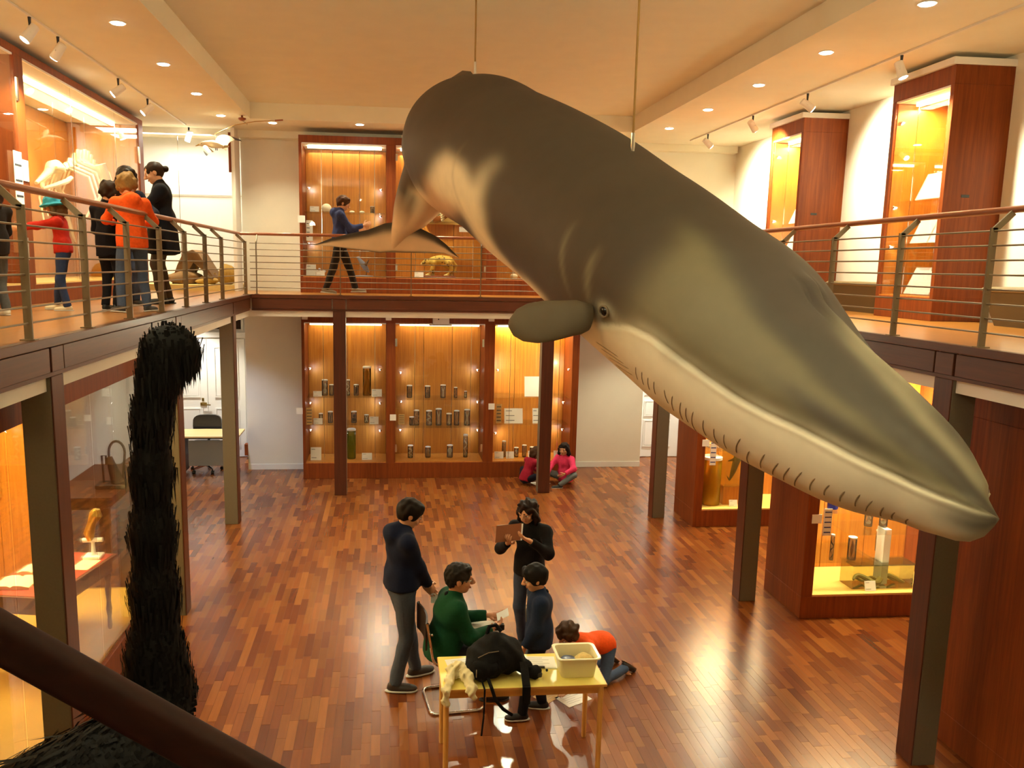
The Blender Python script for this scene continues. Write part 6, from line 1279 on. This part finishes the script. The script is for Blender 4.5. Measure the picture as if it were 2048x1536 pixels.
MB().tube([(.75, 5.80, TZ+.05), (.77, 5.72, TZ+.01), (.80, 5.70, TZ-.08), (.86, 5.71, TZ-.16), (.93, 5.73, TZ-.22)], .013, 6).build('strap', M_BP, BPK, True); MB().tube([(.70, 5.79, TZ+.05), (.72, 5.71, TZ), (.715, 5.70, TZ-.2), (.70, 5.70, TZ-.36)], .007, 6).build('webbing_tail', M_BP, BPK, True); MB().slab([(1.0, 5.85, TZ+.12), (1.06, 5.85, TZ+.12), (1.06, 5.70, TZ+.01), (1.0, 5.70, TZ+.01)], (0, .012, .014)).build('wide_strap', M_BP, BPK); box('strap_end', (1.0, 5.695, TZ-.12), (1.06, 5.709, TZ+.015), M_BP, BPK)
o = thing('camera_bag', 'small black camera pouch at the end of the backpack', 'pouch', (1.1, 5.88, TZ)); S = Sdf(.008, .02).ell((1.11, 5.86, TZ+.05), (.06, .055, .05)); solid('pouch_body', S, M_BP, o, noise=.004, nf=80, flat=[((0, 0, TZ+.002), (0, 0, -1))]); MB().lathe((1.145, 5.83, TZ+.03), [(.024, 0), (.026, .02), (.02, .03)], 12).build('lens_cap', M_BLACK, o, True)
# cantilever tube chair
C = thing('tube_chair', 'chrome cantilever tube chair with dark seat under the seated man', 'chair', (.6, 6.85, 0)); cc, ss = math.cos(.12), math.sin(.12)
CH = lambda f, s, z: (.35+f*cc-s*ss, 6.86+f*ss+s*cc, z)     # f forward (the way the man faces), s sideways
def rnd(pts, r=.07, n=5):
    out = [np.array(pts[0], float)]
    for i in range(1, len(pts)-1):
        p, a, b = np.array(pts[i], float), np.array(pts[i-1], float), np.array(pts[i+1], float); u, v = (a-p)/np.linalg.norm(a-p), (b-p)/np.linalg.norm(b-p)
        for q in np.linspace(0, 1, n): out.append((1-q)**2*(p+u*r)+2*q*(1-q)*p+q*q*(p+v*r))
    out.append(np.array(pts[-1], float)); return out
s0 = .235
MB().tube(rnd([CH(-.04, -s0, .84), CH(.02, -s0, .46), CH(.47, -s0, .46), CH(.47, -s0, .013), CH(.0, -s0, .013), CH(.0, s0, .013), CH(.47, s0, .013), CH(.47, s0, .46), CH(.02, s0, .46), CH(-.04, s0, .84)], .07), .0125, 10).build('tube_frame', M_CHROME, C, True)
M_SEAT = mat('dark_seat', lin(40, 26, 20), rough=.5); rbox('seat', (.02, -.22, .462), (.46, .22, .482), M_SEAT, C, CH)
MB().loft([[CH(-.045+.04*math.cos(a*1.2), s0*1.0*a/1.2, z) for a in np.linspace(-1.2, 1.2, 9)]+[CH(-.06+.04*math.cos(a*1.2), s0*1.0*a/1.2, z) for a in np.linspace(1.2, -1.2, 9)] for z in (.6, .84)]).build('backrest', M_SEAT, C, True); MB().ball(CH(.0, -s0-.012, .74), .012, 8, 6).build('rivet', M_CHROME, C, True)
# ------------------------------------------------------------------ the people
NAVY, BLACKC, GREEN, ORANGE, RED, PINK = lin(24, 28, 48), lin(22, 18, 18), lin(22, 66, 40), lin(232, 84, 26), lin(178, 42, 28), lin(222, 62, 104)
JEAN, JEAN2, DARK = lin(74, 80, 92), lin(48, 60, 92), lin(34, 30, 30)
# standing boy in a navy hoodie
J = person('standing teenage boy in navy hoodie and grey jeans looking down', 1.76, (.13, 7.2, 0), 72, hands=[(-.04, .135, .525), (.02, .15, .515)], elb=[(-.6, -1, -.2), (.6, -1, -.2)], feet=[(-.06, .10, .045), (.055, -.05, .045)], toes=[(-.1, 1, 0), (.35, .9, 0)], hpitch=.42, hyaw=.1, top='hoodie', topcol=NAVY, hem=-.02, legcol=JEAN, shoecol=lin(60, 50, 44), hair='thick', haircol=lin(26, 17, 12), hood=True, fingers=[(.55, .55, -.65), (-.35, .55, -.75)], pn=((.6, -.3, .4), (-.5, -.5, .2)), curl=(.55, .6), zip_=True, fat=1.12)
p = J['world'](J['hand'][1]+np.array([0, .05, -.1])); box('folded_note', p-np.array([.03, .002, .07]), p+np.array([.03, .002, .02]), M_CARD); tag(COL.objects[-1], 'small folded white note held by the standing teenage boy', 'paper')
# seated man in green
J = person('seated man in dark green fleece with glasses holding a note', 1.64, (.30, 6.87, 0), 80, pelvis=(0, .115, .285), lean=.2, hs=1.12, hands=[(-.075, .395, .42), (.055, .37, .40)], elb=[(-.5, -.5, -1), (.6, -.5, -1)], feet=[(-.07, .34, .045), (.07, .36, .045)], knees=[(-.2, .6, 1), (.2, .6, 1)], hpitch=.1, hyaw=.12, top='sweater', topcol=GREEN, hem=.03, legcol=lin(40, 38, 42), shoecol=lin(34, 26, 20), solecol=lin(24, 20, 18), hair='short', haircol=lin(34, 27, 22), collar=lin(16, 16, 18), fingers=[(.4, .9, .1), (-.5, .9, .15)], curl=(.6, .6), pn=((.5, 0, .8), (-.5, 0, .8)), zip_=True, glasses=True, fat=1.32, armr=1.12, skin=lin(196, 134, 96))
p = J['world']((J['hand'][0]+J['hand'][1])/2+np.array([0, .10, .04])); MB().slab([p+np.array([-.035, -.05, -.02]), p+np.array([.07, -.03, .02]), p+np.array([.07, .05, .055]), p+np.array([-.035, .03, .015])], (0, .001, .003)).build('white_note', M_CARD); tag(COL.objects[-1], 'white note held in both hands by the seated man', 'paper')
o = MB().bbox(p+np.array([-.06, -.05, -.11]), p+np.array([.03, .0, -.055]), .006).build('dark_case', M_BLACK); tag(o, 'small dark case below the hands of the seated man', 'case')
p = J['world'](np.array([0, .50*1.74*.62, .0])); sheet('large_sheet', 'large pale sheet spread over the lap of the seated man', (.86, 7.0), .26, .34, .1, .60, mat('pale_sheet', lin(214, 206, 190), rough=.8), .004)
# girl with clipboard
J = person('standing girl with long wavy brown hair writing on a clipboard', 1.57, (1.41, 7.85, 0), 214, hands=[(-.09, .20, .79), (.06, .19, .75)], elb=[(-.9, -.3, -1), (.9, -.3, -1)], feet=[(-.05, .02, .045), (.05, -.04, .045)], hpitch=.32, hyaw=.12, top='jacket', topcol=BLACKC, hem=.02, legcol=lin(58, 64, 82), shoecol=DARK, solecol=lin(40, 34, 30), hair='long', haircol=lin(36, 21, 14), fingers=[(.5, .6, .4), (-.25, .75, .55)], curl=(.5, .55), pn=((.4, .4, .8), (-.3, .5, .8)))
c = np.array([1.17, 7.62, 1.29]); ux, uy = nz((.95, .32, -.02)), nz((.1, .32, .94)); nn_ = np.cross(ux, uy)
o = thing('held_clipboard', 'brown clipboard held up by the girl with wavy hair', 'clipboard', tuple(c)); MB().slab([c-ux*.15-uy*.08, c+ux*.12-uy*.08, c+ux*.12+uy*.08, c-ux*.15+uy*.08], nn_*.004).build('board', mat('brown_board', lin(140, 82, 46), rough=.6), o); MB().slab([c-ux*.14-uy*.07-nn_*.003, c+ux*.14-uy*.085-nn_*.003, c+ux*.14+uy*.075-nn_*.003, c-ux*.14+uy*.085-nn_*.003], nn_*.002).build('paper', M_CARD, o)
# boy in navy jacket behind the table
J = person('boy in navy jacket standing behind the yellow table looking down', 1.31, (1.29, 6.62, 0), 278, hands=[(-.10, .10, .50), (.17, -.02, .45)], elb=[(-.4, -1, -.1), (.5, -1, -.2)], feet=[(-.10, .10, .045), (.06, -.04, .045)], hpitch=.28, hyaw=-.05, hs=1.18, top='jacket', topcol=lin(28, 38, 62), hem=.04, legcol=lin(26, 24, 28), shoecol=lin(30, 26, 26), hair='thick', haircol=lin(22, 17, 15), collar=lin(22, 26, 40), zip_=True, vox=.010, fat=1.22, armr=1.1)
# kneeling child in orange
J = person('child in orange jersey kneeling bent forward on the floor', 1.28, (1.97, 7.17, 0), 238, pelvis=(0, -.05, .27), lean=1.3, hands=[(-.10, .42, .03), (.12, .40, .03)], elb=[(-1, .0, .2), (1, .0, .2)], feet=[(-.08, -.2, .055), (.09, -.21, .055)], toes=[(-.1, -.75, -.6), (.1, -.75, -.6)], knees=[(-.2, 1, -.6), (.2, 1, -.6)], hpitch=.5, hyaw=.2, hs=1.15, top='shirt', topcol=ORANGE, hem=.02, legcol=lin(70, 84, 110), shoecol=lin(40, 34, 34), solecol=lin(150, 110, 80), hair='curly', haircol=lin(70, 46, 28), fingers=[(0, 1, -.1), (0, 1, -.1)], pn=((0, 0, -1), (0, 0, -1)), curl=(.15, .15))
# two girls sitting on the floor by the end wall case
J = person('girl in dark red top sitting on the floor drawing', 1.22, (2.46, 14.25, 0), 60, pelvis=(0, -.02, .085), lean=.42, hands=[(-.05, .30, .12), (.10, .31, .10)], elb=[(-1, -.2, .1), (1, -.2, .1)], feet=[(-.08, .26, .04), (.1, .22, .04)], toes=[(.7, .7, 0), (-.7, .7, 0)], knees=[(-1, .5, .5), (1, .5, .5)], hpitch=.55, hs=1.2, top='sweater', topcol=lin(150, 30, 50), hem=.03, legcol=lin(30, 28, 40), hair='bob', haircol=lin(70, 44, 26), vox=.012)
J = person('girl in pink padded jacket sitting on the floor facing the hall', 1.28, (3.16, 14.3, 0), 222, pelvis=(0, -.02, .085), lean=.12, hands=[(-.12, .22, .19), (.12, .26, .17)], elb=[(-1, -.4, 0), (1, -.4, 0)], feet=[(-.08, .27, .04), (.12, .34, .04)], toes=[(.7, .7, 0), (-.5, .8, 0)], knees=[(-1, .5, .6), (1, .5, .6)], hpitch=.08, hyaw=-.1, hs=1.2, top='jacket', topcol=PINK, hem=.05, legcol=lin(110, 116, 116), hair='bob', haircol=lin(34, 22, 18), vox=.012, armr=1.2, fat=1.15, hood=True)
# upper gallery
J = person('child in bright orange hoodie with curly fair hair at the railing', 1.30, (-2.44, 8.5, HB), 325, hands=[(-.05, .23, .66), (.12, .20, .64)], elb=[(-1, -.3, -.6), (1, -.2, -.6)], feet=[(-.10, -.0, .045), (.10, .02, .045)], toes=[(-.3, 1, 0), (.8, .6, 0)], hpitch=.5, hs=1.15, top='hoodie', topcol=lin(238, 92, 32), hem=.05, legcol=lin(72, 84, 108), shoecol=lin(36, 32, 34), hair='curly', haircol=lin(140, 104, 56), hood=True, vox=.010, fat=1.12)
J2 = person('dark-haired boy in black behind the child in orange', 1.24, (-2.74, 8.75, HB), 20, hands=[(-.1, .18, .6), (.1, .18, .6)], hpitch=.4, hs=1.15, top='jacket', topcol=lin(26, 24, 30), hem=.10, legcol=lin(30, 28, 32), shoecol=lin(24, 22, 22), hair='curly', haircol=lin(50, 34, 22), vox=.012)
J3 = person('tall dark-haired child half hidden behind the orange hoodie', 1.50, (-2.86, 9.75, HB), 140, hands=[(-.08, .2, .66), (.1, .2, .68)], elb=[(-1, -.4, -.4), (1, -.4, -.4)], hpitch=.4, hs=1.08, top='jacket', topcol=lin(24, 26, 40), hem=.05, legcol=lin(72, 84, 112), hair='bob', haircol=lin(40, 27, 18), vox=.012)
J4 = person('woman in long black coat with hair bun reading notes', 1.62, (-2.58, 10.2, HB), 258, hands=[(-.06, .22, .66), (.08, .21, .64)], elb=[(-1, -.3, -.7), (1, -.3, -.7)], feet=[(-.05, .02, .045), (.05, -.02, .045)], hpitch=.38, top='coat', topcol=lin(24, 22, 26), hem=.17, coat=True, legcol=lin(74, 60, 46), shoecol=lin(30, 24, 20), solecol=lin(24, 20, 18), hair='bun', haircol=lin(46, 29, 18), vox=.012, fat=1.1)
p = J4['world']((J4['hand'][0]+J4['hand'][1])/2+np.array([0, .1, .05])); MB().slab([p+np.array([-.1, -.06, -.03]), p+np.array([.06, -.06, -.03]), p+np.array([.06, .08, .09]), p+np.array([-.1, .08, .09])], (0, .002, -.003)).build('white_notes', M_CARD); tag(COL.objects[-1], 'white notes held by the woman in the black coat', 'paper')
p = J['world']((J['hand'][0]+J['hand'][1])/2+np.array([.02, .06, .05])); MB().slab([p+np.array([-.08, -.06, -.0]), p+np.array([.08, -.06, -.0]), p+np.array([.08, .08, .07]), p+np.array([-.08, .08, .07])], (0, .002, -.003)).build('white_pad', M_CARD); tag(COL.objects[-1], 'white pad held by the child in orange hoodie', 'paper')
J = person('small girl in red knitted sweater and blue sun hat reaching out', 1.07, (-3.12, 8.62, HB), 262, hands=[(-.10, .36, .72), (.16, .36, .765)], elb=[(-.6, 0, -1), (.5, 0, -1)], feet=[(-.06, -.02, .045), (.10, .10, .045)], hpitch=.15, hs=1.22, lean=.08, top='sweater', topcol=RED, hem=.0, legcol=JEAN2, shoecol=lin(216, 200, 166), hair='bob', haircol=lin(92, 66, 38), knit=1, vox=.010, fingers=[(0, 1, 0), (0, 1, .1)], curl=(.6, .5))
S = Sdf(.008, .02); hh, hp = J['hh'], J['hp']; BH = np.stack([J['HRt'], J['HF'], J['HU']], 1); S.ell(hp(0, -.1, .42), (hh*.98, hh*1.1, hh*.86), B=BH, cut=[(hp(0, 0, .12), -J['HU'])], k=.01); S.ell(hp(0, -.12, .12), (hh*1.3, hh*1.5, hh*.2), B=BH); solid('sun_hat', S, mat('blue_hat', lin(40, 150, 178), rough=.8), J['body'], noise=.003, nf=90)
J = person('child in dark coat and grey jeans cut off by the frame edge', 1.12, (-3.35, 7.72, HB), 300, hands=[(-.12, .2, .6), (.12, .2, .6)], hpitch=.3, hs=1.2, top='coat', topcol=lin(40, 32, 28), hem=.06, legcol=lin(84, 84, 84), shoecol=lin(214, 204, 184), hair='long', haircol=lin(46, 28, 20), vox=.012)
J = person('boy in blue knitted hooded sweater walking along the upper case', 1.60, (-.77, 14.1, HB), 82, hands=[(-.08, .22, .66), (.05, .24, .70)], elb=[(-.4, -.8, -.6), (.4, -.8, -.6)], feet=[(-.04, .17, .05), (.05, -.15, .05)], toes=[(-.1, 1, 0), (.1, 1, -.1)], hpitch=.35, top='hoodie', topcol=lin(52, 58, 96), hem=.0, legcol=lin(44, 34, 28), shoecol=lin(130, 110, 86), hair='thick', haircol=lin(78, 48, 26), hood=True, knit=1, vox=.012, fingers=[(0, 1, .3), (-.2, 1, .4)])
p = J['world'](J['hand'][0]+np.array([.06, .04, -.06])); MB().slab([p+np.array([-.1, -.1, -.02]), p+np.array([.12, -.1, -.03]), p+np.array([.12, .1, -.01]), p+np.array([-.1, .1, .0])], (0, 0, .004)).build('held_pad', mat('pinkish_pad', lin(226, 196, 176), rough=.7)); tag(COL.objects[-1], 'pale writing pad held by the walking boy upstairs', 'paper')
